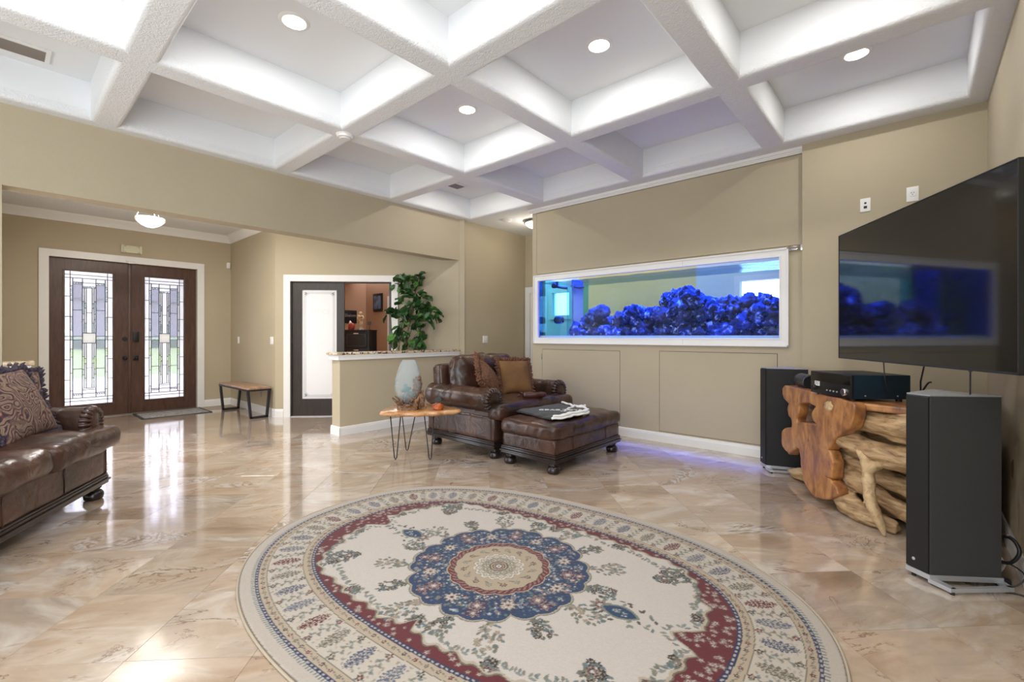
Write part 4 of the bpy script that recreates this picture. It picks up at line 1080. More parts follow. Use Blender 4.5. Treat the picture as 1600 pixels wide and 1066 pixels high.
    # florets inside the burgundy
    for _ in range(7000):
        i, j = rs.randint(nx), rs.randint(ny)
        if 0.008 < inn[i, j] < T[i, j] - .012: rosette(X[i, j], Y[i, j], rs.uniform(.010, .019), [(1, rose * .75), (.55, cream * .85), (.25, red)], 5, rs.rand() * 6)
    def at(s, ins):
        t = np.interp(s % LT, s_, tt); c_, q_ = math.cos(t), math.sin(t); k = (abs(c_) ** n + abs(q_) ** n) ** (-1 / n)
        px_, py_ = c_ * k, q_ * k
        ex, ey = np.sign(px_) * abs(px_) ** (n - 1) / a, np.sign(py_) * abs(py_) ** (n - 1) / b; l = math.hypot(ex, ey)
        return px_ * a - ex / l * ins, py_ * b - ey / l * ins, math.atan2(ey, ex)
    # wide border: alternating palmettes across the band, leafy sprigs between
    NP = 44
    for i in range(NP):
        s = LT * i / NP; x, y, nrm = at(s, .218)
        col = [lin(104, 110, 128), red, olive, lin(84, 92, 118)][i % 4]
        for q in range(7):
            o_ = (q - 3) * .020; w = [.016, .027, .035, .038, .035, .027, .016][q]
            rosette(x + math.cos(nrm) * o_, y + math.sin(nrm) * o_, w, [(1, col), (.72, lin(190, 176, 156)), (.45, col * .9)], 7, q)
        for sd in (-1, 1):
            x2, y2, n2 = at(s + sd * LT / NP * .5, .218)
            for q in range(8):
                o_ = (q - 3.5) * .020
                leafl(x2 + math.cos(n2) * o_, y2 + math.sin(n2) * o_, .028, .006, n2 + sd * 1.1 + (.5 if q % 2 else -.5), [sage, teal, olive][(q + i) % 3], .75)
        for ins in (.150, .288):
            x3, y3, n3 = at(s + LT / NP * .5, ins); rosette(x3, y3, .017, [(1, red if i % 2 else dark), (.5, beige)], 5, i)
    for _ in range(9000):
        i, j = rs.randint(nx), rs.randint(ny)
        if .140 < d[i, j] < .298 and np.abs(C[i, j] - lin(202, 188, 168)).sum() < .06: leafl(X[i, j], Y[i, j], rs.uniform(.012, .024), .0045, rs.rand() * 6.28, [sage, olive, teal, sand][rs.randint(4)], .6)
    # guard bands florets
    for ins, cnt in ((.109, 150), (.331, 124)):
        for i in range(cnt):
            x, y, nrm = at(LT * i / cnt, ins)
            rosette(x, y, .012, [(1, [dark, red, olive][i % 3]), (.45, sand)], 5, i)
            x, y, nrm = at(LT * (i + .5) / cnt, ins); leafl(x, y, .014, .004, nrm + 1.2, sage, .8); leafl(x, y, .014, .004, nrm - 1.9, olive, .8)
    # leafy fringe along the inner scallops
    for i in range(330):
        s = LT * i / 330; t = np.interp(s, s_, tt); Tn = float(np.interp(abs(t) * 180 / PI, [0, 3, 7, 12, 20, 27, 32, 38, 44, 50, 56, 66, 74, 80, 84, 88, 90, 92, 96, 100, 106, 114, 124, 130, 136, 142, 148, 153, 160, 168, 173, 177, 180],
                  [.21, .19, .10, .12, .09, .12, .07, .04, .010, .015, .05, .04, .065, .04, .06, .075, .12, .075, .06, .04, .065, .04, .05, .015, .010, .04, .07, .12, .09, .12, .10, .19, .21]))
        x, y, nrm = at(s, .374 + Tn + .035 + .012 * rs.rand())
        leafl(x, y, .030, .007, nrm + PI + rs.uniform(-.8, .8), [sage, teal, olive, sage][i % 4], .85)
        if i % 3 == 0: leafl(x, y, .036, .008, nrm + 1.4, teal, .7)
    def spray(x, y, rot, L=.20, k=1.0, colr=None):
        for i in range(54):
            f = rs.uniform(.1, 1); sp = (rs.rand() - .5) * 2.0 * (.4 + f * .6) * (1.2 - f)
            px_, py_ = x + math.cos(rot + sp) * L * f, y + math.sin(rot + sp) * L * f
            if i % 3 == 0: rosette(px_, py_, rs.uniform(.011, .017) * k, [(1, colr if colr is not None else [dark, rose, olive][i % 3 if i % 2 else 0]), (.45, sand)], 5, rs.rand() * 6)
            else: leafl(px_, py_, .026 * k, .0075 * k, rot + sp * 1.8 + rs.uniform(-.7, .7), [sage, teal, olive][i % 3], .9)
    RM = np.hypot(X, Y); TA = np.arctan2(Y, X)
    # central medallion
    lob = .415 + .060 * np.abs(np.sin(4 * TA)) ** .7 + .018 * np.abs(np.sin(12 * TA)) + .012 * np.cos(8 * TA)
    for i in range(16):
        t = i * PI / 8 + PI / 16
        spray(math.cos(t) * .47, math.sin(t) * .465, t, .20 if i % 2 else .16, 1.0, [dark, sand * .8][i % 2])
    put(RM < lob + .018, sage); put(RM < lob + .010, beige); put(RM < lob + .004, navy); put(RM < lob, blue)
    put((RM < lob - .012) & (np.sin(X * 210) * np.sin(Y * 210) > .1), navy, .9); put((RM < lob - .02) & (np.sin(X * 150 + 1) * np.sin(Y * 150 + 2) > .55), teal, .8)
    put((RM < lob - .03) & (np.cos(TA * 16) > .2) & (RM > .33), navy, .8)
    # carpet of small florets in the blue
    for _ in range(620):
        t, r_ = rs.rand() * 2 * PI, rs.uniform(.275, .45)
        if r_ < .415 + .06 * abs(math.sin(4 * t)) ** .7 + .018 * abs(math.sin(12 * t)) + .012 * math.cos(8 * t) - .012: rosette(r_ * math.cos(t), r_ * math.sin(t), rs.uniform(.007, .015), [(1, [teal, lin(150, 160, 170), rose, navy][rs.randint(4)]), (.5, cream if rs.rand() < .5 else teal)], 5, rs.rand() * 6)
    for i in range(8):
        t = i * PI / 4 + PI / 8 * 1.0
        for r_, q in ((.375, .050), (.435, .036)):
            rosette(r_ * math.cos(t), r_ * math.sin(t), q, [(1, red), (.84, beige), (.76, lin(70, 80, 110)), (.55, rose), (.28, cream)], 6, t)
        t = i * PI / 4
        rosette(.365 * math.cos(t), .365 * math.sin(t), .040, [(1, sand), (.7, cream), (.4, rose), (.2, dark)], 8, t)
    r1 = .262 + .014 * np.abs(np.cos(8 * TA))
    put(RM < r1 + .006, beige); put(RM < r1, red); put((RM < r1 - .008) & (RM > .232) & (np.sin(48 * TA + RM * 200) > 0), rose, .8)
    r2 = .230 + .010 * np.abs(np.cos(8 * TA)); put(RM < r2 + .004, dark); put(RM < r2, lin(186, 164, 132))
    for i in range(16):
        t = i * PI / 8
        rosette(.190 * math.cos(t), .190 * math.sin(t), .019, [(1, sage if i % 2 else dark), (.6, beige), (.3, [red, teal][i % 2])], 6, t)
        leafl(.16 * math.cos(t + .2), .16 * math.sin(t + .2), .04, .006, t + 1.2, olive, .8)
    r3 = .128 + .008 * np.cos(16 * TA); put(RM < r3 + .006, olive); put(RM < r3 + .003, ivory); put(RM < r3 - .006, sand)
    for i in range(16):
        t = i * PI / 8; rosette(.105 * math.cos(t), .105 * math.sin(t), .013, [(1, ivory), (.5, sage)], 4, t)
    put(RM < .088 + .006 * np.cos(12 * TA), lin(150, 140, 116))
    for i in range(12):
        t = i * PI / 6; rosette(.068 * math.cos(t), .068 * math.sin(t), .014, [(1, cream), (.6, olive)], 5, t)
    for r_, c_ in ((.05, dark), (.044, beige), (.036, red), (.03, sand), (.022, dark), (.016, ivory), (.008, olive)): put(RM < r_, c_)
    C0 = C.copy()
    # two pendants on the long axis, sprays in the field
    for sg in (-1, 1):
        rosette(sg * .60, 0, .055, [(1, sage), (.8, rose), (.5, dark), (.3, cream)], 8, 0)
        t0 = 0 if sg > 0 else PI
        leafl(sg * .60, 0, .19, .052, t0, sage, 1); leafl(sg * .615, 0, .16, .040, t0, blue, 1)
        for i in range(14): rosette(sg * rs.uniform(.65, .74), rs.uniform(-.02, .02), .009, [(1, teal), (.5, cream)], 5, i)
        for i in range(30):
            f = rs.uniform(.55, .86); w = .09 * (1 - abs(f - .68) / .25) * rs.choice([-1, 1]) * rs.uniform(.8, 1.1); leafl(sg * f, w, .03, .008, rs.rand() * 6, [sage, teal, dark][i % 3], .9)
        for vs_ in (-1, 1):
            for (sx_, sy_, rt) in ((.72, .34, 1.0), (.95, .16, .2), (.42, .56, 1.3)):
                r0 = math.atan2(vs_ * math.sin(rt), sg * math.cos(rt))
                spray(sg * sx_, vs_ * sy_, r0, .25, 1.2); spray(sg * sx_, vs_ * sy_, r0, .22, 1.1); rosette(sg * sx_ + .08 * math.cos(r0), vs_ * sy_ + .08 * math.sin(r0), .028, [(1, rose), (.7, dark), (.4, cream)], 7, 0)
    for vs_ in (-1, 1): spray(0, vs_ * .545, vs_ * PI / 2, .12, 1.1)
    back_ = (inn < T + .02); C[back_] = C0[back_]
    # woven mottling and pile height
    g_ = C.mean(2, keepdims=True); C = (g_ + (C - g_) * .80) * np.array([.70, .70, .715])
    C *= (1 + rs.uniform(-.05, .05, (nx, ny, 1)))
    C[:] = np.clip(C, 0, 1)
    inside = d > -.002
    Z = np.where(d < .012, .002 + .009 * np.clip(d / .012, 0, 1) ** .5, .011)
    Z = Z + rs.uniform(0, .0006, Z.shape)
    idx = np.full((nx, ny), -1); keep = inside.copy()
    idx[keep] = np.arange(keep.sum())
    V = np.stack([X[keep], Y[keep], Z[keep]], 1)
    q = keep[:-1, :-1] & keep[1:, :-1] & keep[1:, 1:] & keep[:-1, 1:]
    F = np.stack([idx[:-1, :-1][q], idx[1:, :-1][q], idx[1:, 1:][q], idx[:-1, 1:][q]], 1)
    me = bpy.data.meshes.new('oval_rug'); me.vertices.add(len(V)); me.vertices.foreach_set('co', V.ravel())
    me.loops.add(F.size); me.loops.foreach_set('vertex_index', F.ravel().astype(np.int32))
    me.polygons.add(len(F)); me.polygons.foreach_set('loop_start', np.arange(0, F.size, 4, dtype=np.int32)); me.polygons.foreach_set('loop_total', np.full(len(F), 4, dtype=np.int32))
    me.update(calc_edges=True)
    ca = me.color_attributes.new('weave', 'FLOAT_COLOR', 'POINT'); cc = np.ones((len(V), 4), dtype=np.float32); cc[:, :3] = C[keep]; ca.data.foreach_set('color', cc.ravel())
    m, nt, bb = newmat('persian_wool_rug'); at_ = N(nt, 'ShaderNodeVertexColor'); at_.layer_name = 'weave'
    nt.links.new(at_.outputs['Color'], bb.inputs['Base Color']); bb.inputs['Roughness'].default_value = .95; bb.inputs['Sheen Weight'].default_value = .15; bb.inputs['Specular IOR Level'].default_value = .2
    t = thing('oval_rug', 'large oval floral rug in cream, navy and burgundy with round medallion', 'rug', (cx, cy, 0), th)
    link(me, 'woven_pile', m, t)
    k = np.linspace(0, 2 * PI, 240, endpoint=False); rr2 = (np.abs(np.cos(k)) ** n + np.abs(np.sin(k)) ** n) ** (-1 / n)
    bm = bmesh.new(); pts = [(math.cos(q_) * r_ * (a + .002), math.sin(q_) * r_ * (b + .002), .006) for q_, r_ in zip(k, rr2)]; pts.append(pts[0])
    tube(bm, pts, .006, 6, cap=False); bmo('bound_edge', bm, plain('rug_binding', (.40, .33, .25), .9), t, True)
build_rug()

# ------------------------------------------------------------------ leather seating
def bun_foot(parent, x, y, r=.062, h=.125, name='leg'):
    prof = [(0, 0), (r * .75, 0), (r * .92, .008), (r, .028), (r * .98, .048), (r * .80, .066), (r * .62, .072), (r * .62, .080), (r * .78, .086), (r * .78, .096), (r * .62, .102), (r * .70, h), (0, h)]
    return lathe(name, prof, M['darkwood'], parent, 26, (x, y, 0))
def plinth(parent, x0, x1, y0, y1, z0):
    for i, (o_, za, zb) in enumerate(((.004, 0, .022), (.014, .022, .040), (.004, .040, .062), (.0, .062, .078))):
        boxo('plinth_moulding', x0 - o_, x1 + o_, y0 - o_, y1 + o_, z0 + za, z0 + zb, M['darkwood'], parent, .007)
def piping(parent, pts, r=.006, mat=None):
    return tubeo('welt', pts, r, mat or M['leather'], parent, 6, 0)
def rolled_arm(parent, xo, sgn, y0, y1, zb, ztop, r=.125, inner=.24):
    """scroll arm from y0 (back) to y1 (front); xo = outermost x of the roll, sgn = -1 left arm / +1 right"""
    cxr = xo - sgn * r; cz = ztop - r
    xi = xo - sgn * inner
    def section(k, ys):   # closed loop of (x,z)
        P = []
        P.append((xi, zb)); P.append((xi, zb + (cz - zb) * .5)); P.append((xi, cz - .01))
        for i in range(0, 15):
            t = PI * .05 + (PI * 1.28) * i / 14
            P.append((cxr - sgn * r * math.cos(t) * (1.0 if math.cos(t) < 0 else (abs(xi - cxr) / r)), cz + r * math.sin(t)))
        P.append((xo - sgn * .075, cz - r * .95)); P.append((xo - sgn * .072, zb + .1)); P.append((xo - sgn * .072, zb))
        return P
    base = section(0, 0); n = len(base); cx0 = sum(p[0] for p in base) / n; cz0 = sum(p[1] for p in base) / n
    bm = bmesh.new(); rows = []; ns = 36
    for i in range(ns + 1):
        y = y0 + (y1 - y0) * i / ns; row = []
        seam = min(abs(((i / ns * 3.0 + .2) % 1) - .5), 1) ; pinch = -.010 * math.exp(-(seam / .05) ** 2)
        for (x, z) in base:
            q = noise.noise(Vector((x * 8, y * 8, z * 8))) * .007
            dx, dz = x - cx0, z - cz0; l = math.hypot(dx, dz) + 1e-6; o_ = pinch * (1 if z > cz - r else .3) + q
            row.append(bm.verts.new((x + dx / l * o_, y, z + dz / l * o_)))
        rows.append(row)
    for (f, dy) in ((.97, .018), (.90, .030), (.80, .033)):
        row = []
        for j, (x, z) in enumerate(base):
            px_, pz_ = (cxr, cz) if z > cz - r * 1.05 else (cx0, min(z, cz)); w = f + .035 * math.sin(j * 2.1) * (1 - f) * 6 * .3
            row.append(bm.verts.new((px_ + (x - px_) * w, y1 + dy, pz_ + (z - pz_) * w if z > cz - r * 1.05 else z)))
        rows.append(row)
    for a, b in zip(rows[:-1], rows[1:]):
        for k in range(n): bm.faces.new((a[k], a[(k + 1) % n], b[(k + 1) % n], b[k]))
    bm.faces.new(rows[0][::-1]); bm.faces.new(rows[-1]); bmesh.ops.recalc_face_normals(bm, faces=bm.faces)
    arm = bmo('arm', bm, M['leather'], parent, True); arm.data.set_sharp_from_angle(angle=R(55))
    # gathered scroll front: ring of pleats round a covered button panel
    bm = bmesh.new()
    for k in range(20):
        t = 2 * PI * k / 20; c_, s__ = math.cos(t), math.sin(t)
        tube(bm, smoothpath([(cxr + c_ * r * .98, y1 - .01, cz + s__ * r * .98), (cxr + c_ * r * .90, y1 + .030, cz + s__ * r * .90), (cxr + c_ * r * .62, y1 + .040, cz + s__ * r * .62)], 4), [.016] * 4 + [.014] * 4 + [.009], 7)
    tube(bm, [(cxr, y1 + .0, cz), (cxr, y1 + .038, cz), (cxr, y1 + .045, cz)], [r * .70, r * .68, r * .60], 26)
    bmo('scroll_front', bm, M['leather'], arm, True)
    piping(arm, [(xo - sgn * .078, y1 + .028, zb), (xo - sgn * .078, y1 + .028, cz - r * .8)])
    piping(arm, [(xi + sgn * .004, y1 + .022, zb), (xi + sgn * .004, y1 + .022, cz - r * .5)])
    return arm
def seating(name, label, cat, loc, rz, W, D, arms, ncush, hb=1.0, tfront=.10, group=None, hi_back=.0):
    t = thing(name, label, cat, loc, rz, group)
    x0, x1 = -W / 2 + .06, W / 2 - .06; yb, yf = -D / 2, D / 2 - tfront
    bun = [bun_foot(t, x, y) for x in (x0 + .075, x1 - .075) for y in (yb + .08, yf - .06)]
    plinth(t, x0, x1, yb, yf, .105)
    cushion('body', x1 - x0, yf - yb, .27, .03, M['leather'], t, (0, (yf + yb) / 2, .305), bulge=0, nz=.004, seg=(26, 18, 8), seed=2)
    for k in range(1, 4):
        xx = x0 + (x1 - x0) * k / 4; piping(t, [(xx, yf + .002, .185), (xx, yf + .004, .42)], .003)
    for s in (-1, 1):
        for k in range(1, 3):
            yy = yb + (yf - yb) * k / 3; piping(t, [(s * (x1 - .003), yy, .185), (s * (x1 - .003), yy, .43)], .004)
    piping(t, [(x1 - .012, yf - .010, .185), (x1 - .012, yf - .010, .43)], .006); piping(t, [(x0 + .012, yf - .010, .185), (x0 + .012, yf - .010, .43)], .006)
    aw = .25
    xi0 = x0 - .06 + aw if 'L' in arms else x0; xi1 = x1 + .06 - aw if 'R' in arms else x1
    if 'L' in arms: rolled_arm(t, -W / 2, -1, yb + .03, yf - .09, .40, .715)
    if 'R' in arms: rolled_arm(t, W / 2, 1, yb + .03, yf - .09, .40, .715)
    # seat cushions with T fronts
    cw = (xi1 - xi0) / ncush
    for i in range(ncush):
        a = xi0 + cw * i; b = a + cw
        ea = (x0 - .015) if (i == 0 and 'L' in arms) else a + .003; eb = (x1 + .015) if (i == ncush - 1 and 'R' in arms) else b - .003
        # main pad plus the wings that wrap in front of the arms, one mesh
        d1 = (yf + tfront * .75) - (yb + .22); c = cushion('seat_cushion', b - a - .006, d1, .17, .06, M['leather'], t, ((a + b) / 2, (yb + .22) + d1 / 2, .475), bulge=.03, nz=.008, seed=i + 3, seg=(24, 24, 8), puff=.012)
        if ea < a - .01 or eb > b + .01:
            wdt = .20
            cushion('seat_cushion_wing', eb - ea, wdt, .165, .06, M['leather'], c, ((ea + eb) / 2, yf + tfront * .75 - wdt / 2 + .004, .474), bulge=.008, nz=.006, seed=i + 8, seg=(30, 12, 8), puff=.006)
    # back frame and puffy back cushions
    cushion('back_frame', xi1 - xi0 + .26, .17, hb - .42, .05, M['leather'], t, ((xi0 + xi1) / 2, yb + .10, .42 + (hb - .42) / 2 - .05), Matrix.Rotation(R(5), 4, 'X'), bulge=0, nz=.004, seg=(24, 6, 16), seed=4)
    nb = ncush
    for i in range(nb):
        a = xi0 - .03 + (xi1 - xi0 + .06) * i / nb; b = xi0 - .03 + (xi1 - xi0 + .06) * (i + 1) / nb
        cushion('back_cushion', b - a - .004, .28, hb - .50, .12, M['leather'], t, ((a + b) / 2, yb + .28, .53 + (hb - .50) / 2), Matrix.Rotation(R(11), 4, 'X'), bulge=.035, nz=.014, seed=i + 11, seg=(26, 12, 20), puff=.035)
    return t
chair = seating('armchair', 'wide dark brown leather armchair with rolled arms and bun feet', 'armchair', (-3.695, 4.015, 0), -PI / 2, 1.42, 1.20, 'LR', 1, .985, .12)
# ottoman
ot = thing('ottoman', 'large brown leather ottoman with bun feet in front of the armchair', 'ottoman', (-2.765, 3.94, 0), 0)
ow, od = .66, 1.20
for x in (-1, 1):
    for y in (-1, 1): bun_foot(ot, x * (ow / 2 - .065), y * (od / 2 - .065))
plinth(ot, -ow / 2, ow / 2, -od / 2, od / 2, .105)
cushion('body', ow - .01, od - .01, .15, .02, M['leather'], ot, (0, 0, .245), bulge=0, nz=.003, seg=(20, 28, 6), seed=5)
for y in (-.3, .3): piping(ot, [(ow / 2 - .002, y, .19), (ow / 2 - .002, y, .31)], .003)
piping(ot, [(ow / 2 - .012, -od / 2 + .012, .19), (ow / 2 - .012, -od / 2 + .012, .31)], .006)
cushion('top_cushion', ow + .03, od + .03, .15, .055, M['leather'], ot, (0, 0, .375), bulge=.022, nz=.007, seg=(24, 36, 8), seed=6, puff=.006)
# sofa at the left edge
SD, SN = Vector((.860, -.510, 0)), Vector((.510, .860, 0))
SW, SDp = 2.35, 1.02
corner = Vector((-4.80, .60, 0))
sofa_rz = math.atan2(SD.y, SD.x)
sc = corner + SD * (SW / 2 - .06) - SN * (SDp / 2 - .12)
sofa = seating('sofa', 'brown leather sofa with rolled arm and dark moulded base at the left edge', 'sofa', (sc.x, sc.y, 0), sofa_rz, SW, SDp, 'LR', 3, 1.0, .12)

# pillows
def pillow(name, label, loc, eul, w, h, t_, mat, trim, trimr=.016, group=None, seed=0, messy=.35):
    T = thing(name, label, 'pillow', loc, 0, group); T.rotation_euler = eul
    n_ = 26; bm = bmesh.new(); top = {}; bot = {}
    def sh(u, v, s):
        ex = .90 + .10 * (abs(u) * abs(v)) ** 1.5; x = u * w / 2 * (1 - .06 * (1 - v * v) * abs(u)); y = v * h / 2 * (1 - .06 * (1 - u * u) * abs(v))
        k = max(0, (1 - abs(u) ** 2.6) * (1 - abs(v) ** 2.6)) ** .55
        z = s * t_ / 2 * k + noise.noise(Vector((x * 7 + seed, y * 7, s))) * .010 * k
        return (x, y, z)
    for i in range(n_ + 1):
        for j in range(n_ + 1):
            u, v = -1 + 2 * i / n_, -1 + 2 * j / n_
            edge = i in (0, n_) or j in (0, n_)
            top[i, j] = bm.verts.new(sh(u, v, 1)); bot[i, j] = top[i, j] if edge else bm.verts.new(sh(u, v, -1))
    for i in range(n_):
        for j in range(n_):
            bm.faces.new((top[i, j], top[i + 1, j], top[i + 1, j + 1], top[i, j + 1])); bm.faces.new((bot[i, j], bot[i, j + 1], bot[i + 1, j + 1], bot[i + 1, j]))
    bmo('pillow_cover', bm, mat, T, True)
    # bushy ruffle trim
    ed = [sh(u, v, 0) for u, v in [(-1 + 2 * k / 30, -1) for k in range(30)] + [(1, -1 + 2 * k / 30) for k in range(30)] + [(1 - 2 * k / 30, 1) for k in range(30)] + [(-1, 1 - 2 * k / 30) for k in range(30)]]
    bm = bmesh.new(); r2 = random.Random(seed + 1)
    for k, p in enumerate(ed):
        q = ed[(k + 1) % len(ed)]; d_ = Vector(p).normalized()
        for s in range(4):
            f = r2.random(); b_ = Vector(p).lerp(Vector(q), f); o_ = d_ * trimr * r2.uniform(.9, 2.0) + Vector((r2.uniform(-1, 1), r2.uniform(-1, 1), r2.uniform(-1.2, 1.2))) * trimr * .9
            tube(bm, [b_ - d_ * .006, b_ + o_ * .6, b_ + o_], [trimr * .5, trimr * .55, trimr * .15], 5)
    o = bmo('ruffle_trim', bm, trim, T, True); o['kind'] = 'stuff'
    return T
def lookdir(n, up=(0, 0, 1), roll=0):
    n = Vector(n).normalized(); u = Vector(up); x = u.cross(n).normalized(); y = n.cross(x)
    return (Matrix((x, y, n)).transposed() @ Matrix.Rotation(roll, 3, 'Z')).to_euler()
pillow('throw_pillow', 'square golden brown chenille pillow with ruffled edge on the armchair', (-3.66, 4.20, .765), lookdir((.93, -.30, .34), roll=R(-2)), .43, .43, .19, M['velvet'], M['fur'], .023, seed=3)
pillow('throw_pillow', 'shaggy brown fringed pillow lying against the left arm of the armchair', (-3.66, 3.72, .765), lookdir((.75, .45, .45), roll=R(38)), .42, .40, .19, M['fur'], M['fur'], .030, seed=5)
pp = sc - SD * .66 + SN * .07
pillow('throw_pillow', 'large paisley tapestry pillow with navy ruffle on the sofa, front one', (pp.x, pp.y, .79), lookdir(tuple(SN * .9 + Vector((0, 0, .40)) + SD * .05), roll=R(3)), .50, .50, .16, M['paisley'], M['navyfringe'], .020, seed=8)
pp = sc - SD * .80 - SN * .05
pillow('throw_pillow', 'paisley pillow with navy ruffle tucked behind the front one on the sofa', (pp.x, pp.y, .80), lookdir(tuple(SN * .9 + Vector((0, 0, .30)) + SD * .4), roll=R(-4)), .46, .46, .14, M['paisley'], M['navyfringe'], .018, seed=9)
# small rolled leather bundle on the seat
t = thing('leather_pouch', 'dark red brown leather pouch lying on the armchair seat', 'pouch', (-3.22, 4.02, .60), .9)
cushion('pouch_body', .27, .10, .06, .028, M['cordleather'], t, (0, 0, 0), bulge=.008, nz=.012, seg=(16, 8, 6), seed=4)
tubeo('drawstring', [(-.13, 0, .02), (-.16, .03, .03), (-.14, .06, .0), (-.19, .05, -.02)], .007, M['cordleather'], t)

# ------------------------------------------------------------------ clothes on the ottoman
t = thing('folded_shirt', 'black shirt with white printed lettering spread over the ottoman', 'shirt', (-2.80, 3.80, .475), 0)
bm = bmesh.new(); G = 26; vs = []
P00, P10, P11, P01 = Vector((-.37, -.18)), Vector((.235, -.34)), Vector((.27, .16)), Vector((-.27, .55))
for i in range(G + 1):
    for j in range(G + 1):
        u, v = i / G, j / G; p = (P00 * (1 - u) * (1 - v) + P10 * u * (1 - v) + P11 * u * v + P01 * (1 - u) * v)
        e_ = min(u, 1 - u, v, 1 - v)
        p = p + Vector((noise.noise(Vector((u * 5, v * 5, 1))), noise.noise(Vector((u * 5, v * 5, 7))))) * .02
        z = .010 + .016 * min(1, e_ * 8) + noise.noise(Vector((p.x * 9, p.y * 9, 3))) * .009 - max(0, -p.x - .33) * 1.0
        vs.append(bm.verts.new((p.x, p.y, z)))
top_ = len(vs)
for i in range(G + 1):
    for j in range(G + 1):
        q = vs[i * (G + 1) + j].co; vs.append(bm.verts.new((q.x, q.y, q.z - .012)))
for i in range(G):
    for j in range(G):
        a = i * (G + 1) + j; bm.faces.new((vs[a], vs[a + G + 1], vs[a + G + 2], vs[a + 1])); a += top_; bm.faces.new((vs[a], vs[a + 1], vs[a + G + 2], vs[a + G + 1]))
for k in range(G):
    for (a, b) in ((k, k + 1), (G * (G + 1) + k + 1, G * (G + 1) + k), ((k + 1) * (G + 1), k * (G + 1)), (k * (G + 1) + G, (k + 1) * (G + 1) + G)):
        bm.faces.new((vs[a], vs[b], vs[b + top_], vs[a + top_]))
bmesh.ops.recalc_face_normals(bm, faces=bm.faces)
bmo('shirt_fabric', bm, M['black_cloth'], t, True)
Mt = Matrix.Translation((.10, .03, .036)) @ Matrix.Rotation(R(40), 4, 'Z')
textmesh('printed_lettering', 'CDAC TOYRS', .078, M['print'], t, Mt, .002)
textmesh('printed_lettering', 'ocean', .030, M['print'], t, Matrix.Translation((.15, -.015, .036)) @ Matrix.Rotation(R(40), 4, 'Z'), .002)
t2 = thing('folded_towel', 'white folded cloth with stacked edges beside the black shirt on the ottoman', 'towel', (-2.80, 3.80, .475), 0)
def strip(pts, w, h, nm):
    bm = bmesh.new(); P = smoothpath([(*p, 0) for p in pts], 8); rows = []
    for i, p in enumerate(P):
        d_ = (P[min(i + 1, len(P) - 1)] - P[max(i - 1, 0)]).normalized(); n_ = Vector((-d_.y, d_.x, 0)); k = min(1, .35 + 4 * i / len(P), .35 + 4 * (len(P) - 1 - i) / len(P)); row = []
        for q in range(12):
            a_ = 2 * PI * q / 12; row.append(bm.verts.new(p + n_ * math.cos(a_) * w / 2 * k + Vector((0, 0, h + math.sin(a_) * .012 + .003 * math.sin(i * .9)))))
        rows.append(row)
    for a, b in zip(rows[:-1], rows[1:]):
        for q in range(12): bm.faces.new((a[q], a[(q + 1) % 12], b[(q + 1) % 12], b[q]))
    bm.faces.new(rows[0][::-1]); bm.faces.new(rows[-1]); return bmo(nm, bm, M['white_cloth'], t2, True)
strip([(.235, -.335), (.285, -.20), (.27, -.05), (.30, .10), (.28, .24)], .07, .012, 'lower_fold')
strip([(.245, -.325), (.275, -.20), (.255, -.05), (.285, .10), (.265, .26)], .055, .032, 'upper_fold')
strip([(.255, .25), (.15, .36), (.02, .36), (-.10, .45), (-.26, .52)], .03, .026, 'rolled_hem')
strip([(.15, .0), (.10, .14), (.06, .30), (.02, .36)], .03, .035, 'rolled_hem')
strip([(.02, .36), (.08, .40), (.10, .46)], .05, .03, 'rolled_hem')

# ------------------------------------------------------------------ tree root media console
con = thing('root_console', 'carved tree root media console with orange sawn face and tan gnarled side', 'console', (0, 0, 0))
con.location = (-.33, 4.1, 0); CO = Vector((-.33, 4.1, 0))
L1, N1 = Vector((-.90, 4.63, 0)), Vector((-.33, 3.76, 0)); e1 = (N1 - L1).normalized(); n1 = Vector((-e1.y, e1.x, 0))
if n1.dot(Vector((-1, -1, 0))) < 0: n1 = -n1      # outward, towards the room
OUT = [(0.025, 0.790), (0.06, 0.822), (0.251, 0.825), (0.649, 0.825), (0.899, 0.82), (1.060, 0.815), (1.074, 0.797), (1.056, 0.731), (1.02, 0.669), (0.938, 0.611), (0.818, 0.535), (0.793, 0.484), (0.741, 0.434), (0.793, 0.41), (0.818, 0.364), (0.81, 0.351), (0.798, 0.258), (0.76, 0.243), (0.70, 0.243), (0.665, 0.246), (0.71, 0.232), (0.77, 0.222), (0.847, 0.199), (0.875, 0.154), (0.798, 0.107), (0.679, 0.06), (0.568, 0.04), (0.494, 0.06), (0.402, 0.11), (0.362, 0.204), (0.354, 0.272), (0.33, 0.351), (0.271, 0.353), (0.184, 0.292), (0.137, 0.253), (0.075, 0.273), (0.018, 0.293), (0.005, 0.361), (0.02, 0.42), (0.096, 0.460), (0.19, 0.478), (0.205, 0.537), (0.18, 0.572), (0.13, 0.590), (0.115, 0.634), (0.15, 0.683), (0.12, 0.695), (0.055, 0.717), (0.012, 0.76)]
HOLE = [(0.31, 0.712), (0.469, 0.745), (0.606, 0.725), (0.539, 0.671), (0.558, 0.625), (0.615, 0.592), (0.469, 0.565), (0.343, 0.55), (0.277, 0.531), (0.265, 0.572), (0.300, 0.637)]
H3 = [(.37, .40), (.385, .42), (.395, .405), (.385, .385)]
cu = bpy.data.curves.new('sawn', 'CURVE'); cu.dimensions = '2D'; cu.fill_mode = 'BOTH'; cu.extrude = .028; cu.bevel_depth = .012; cu.bevel_resolution = 2
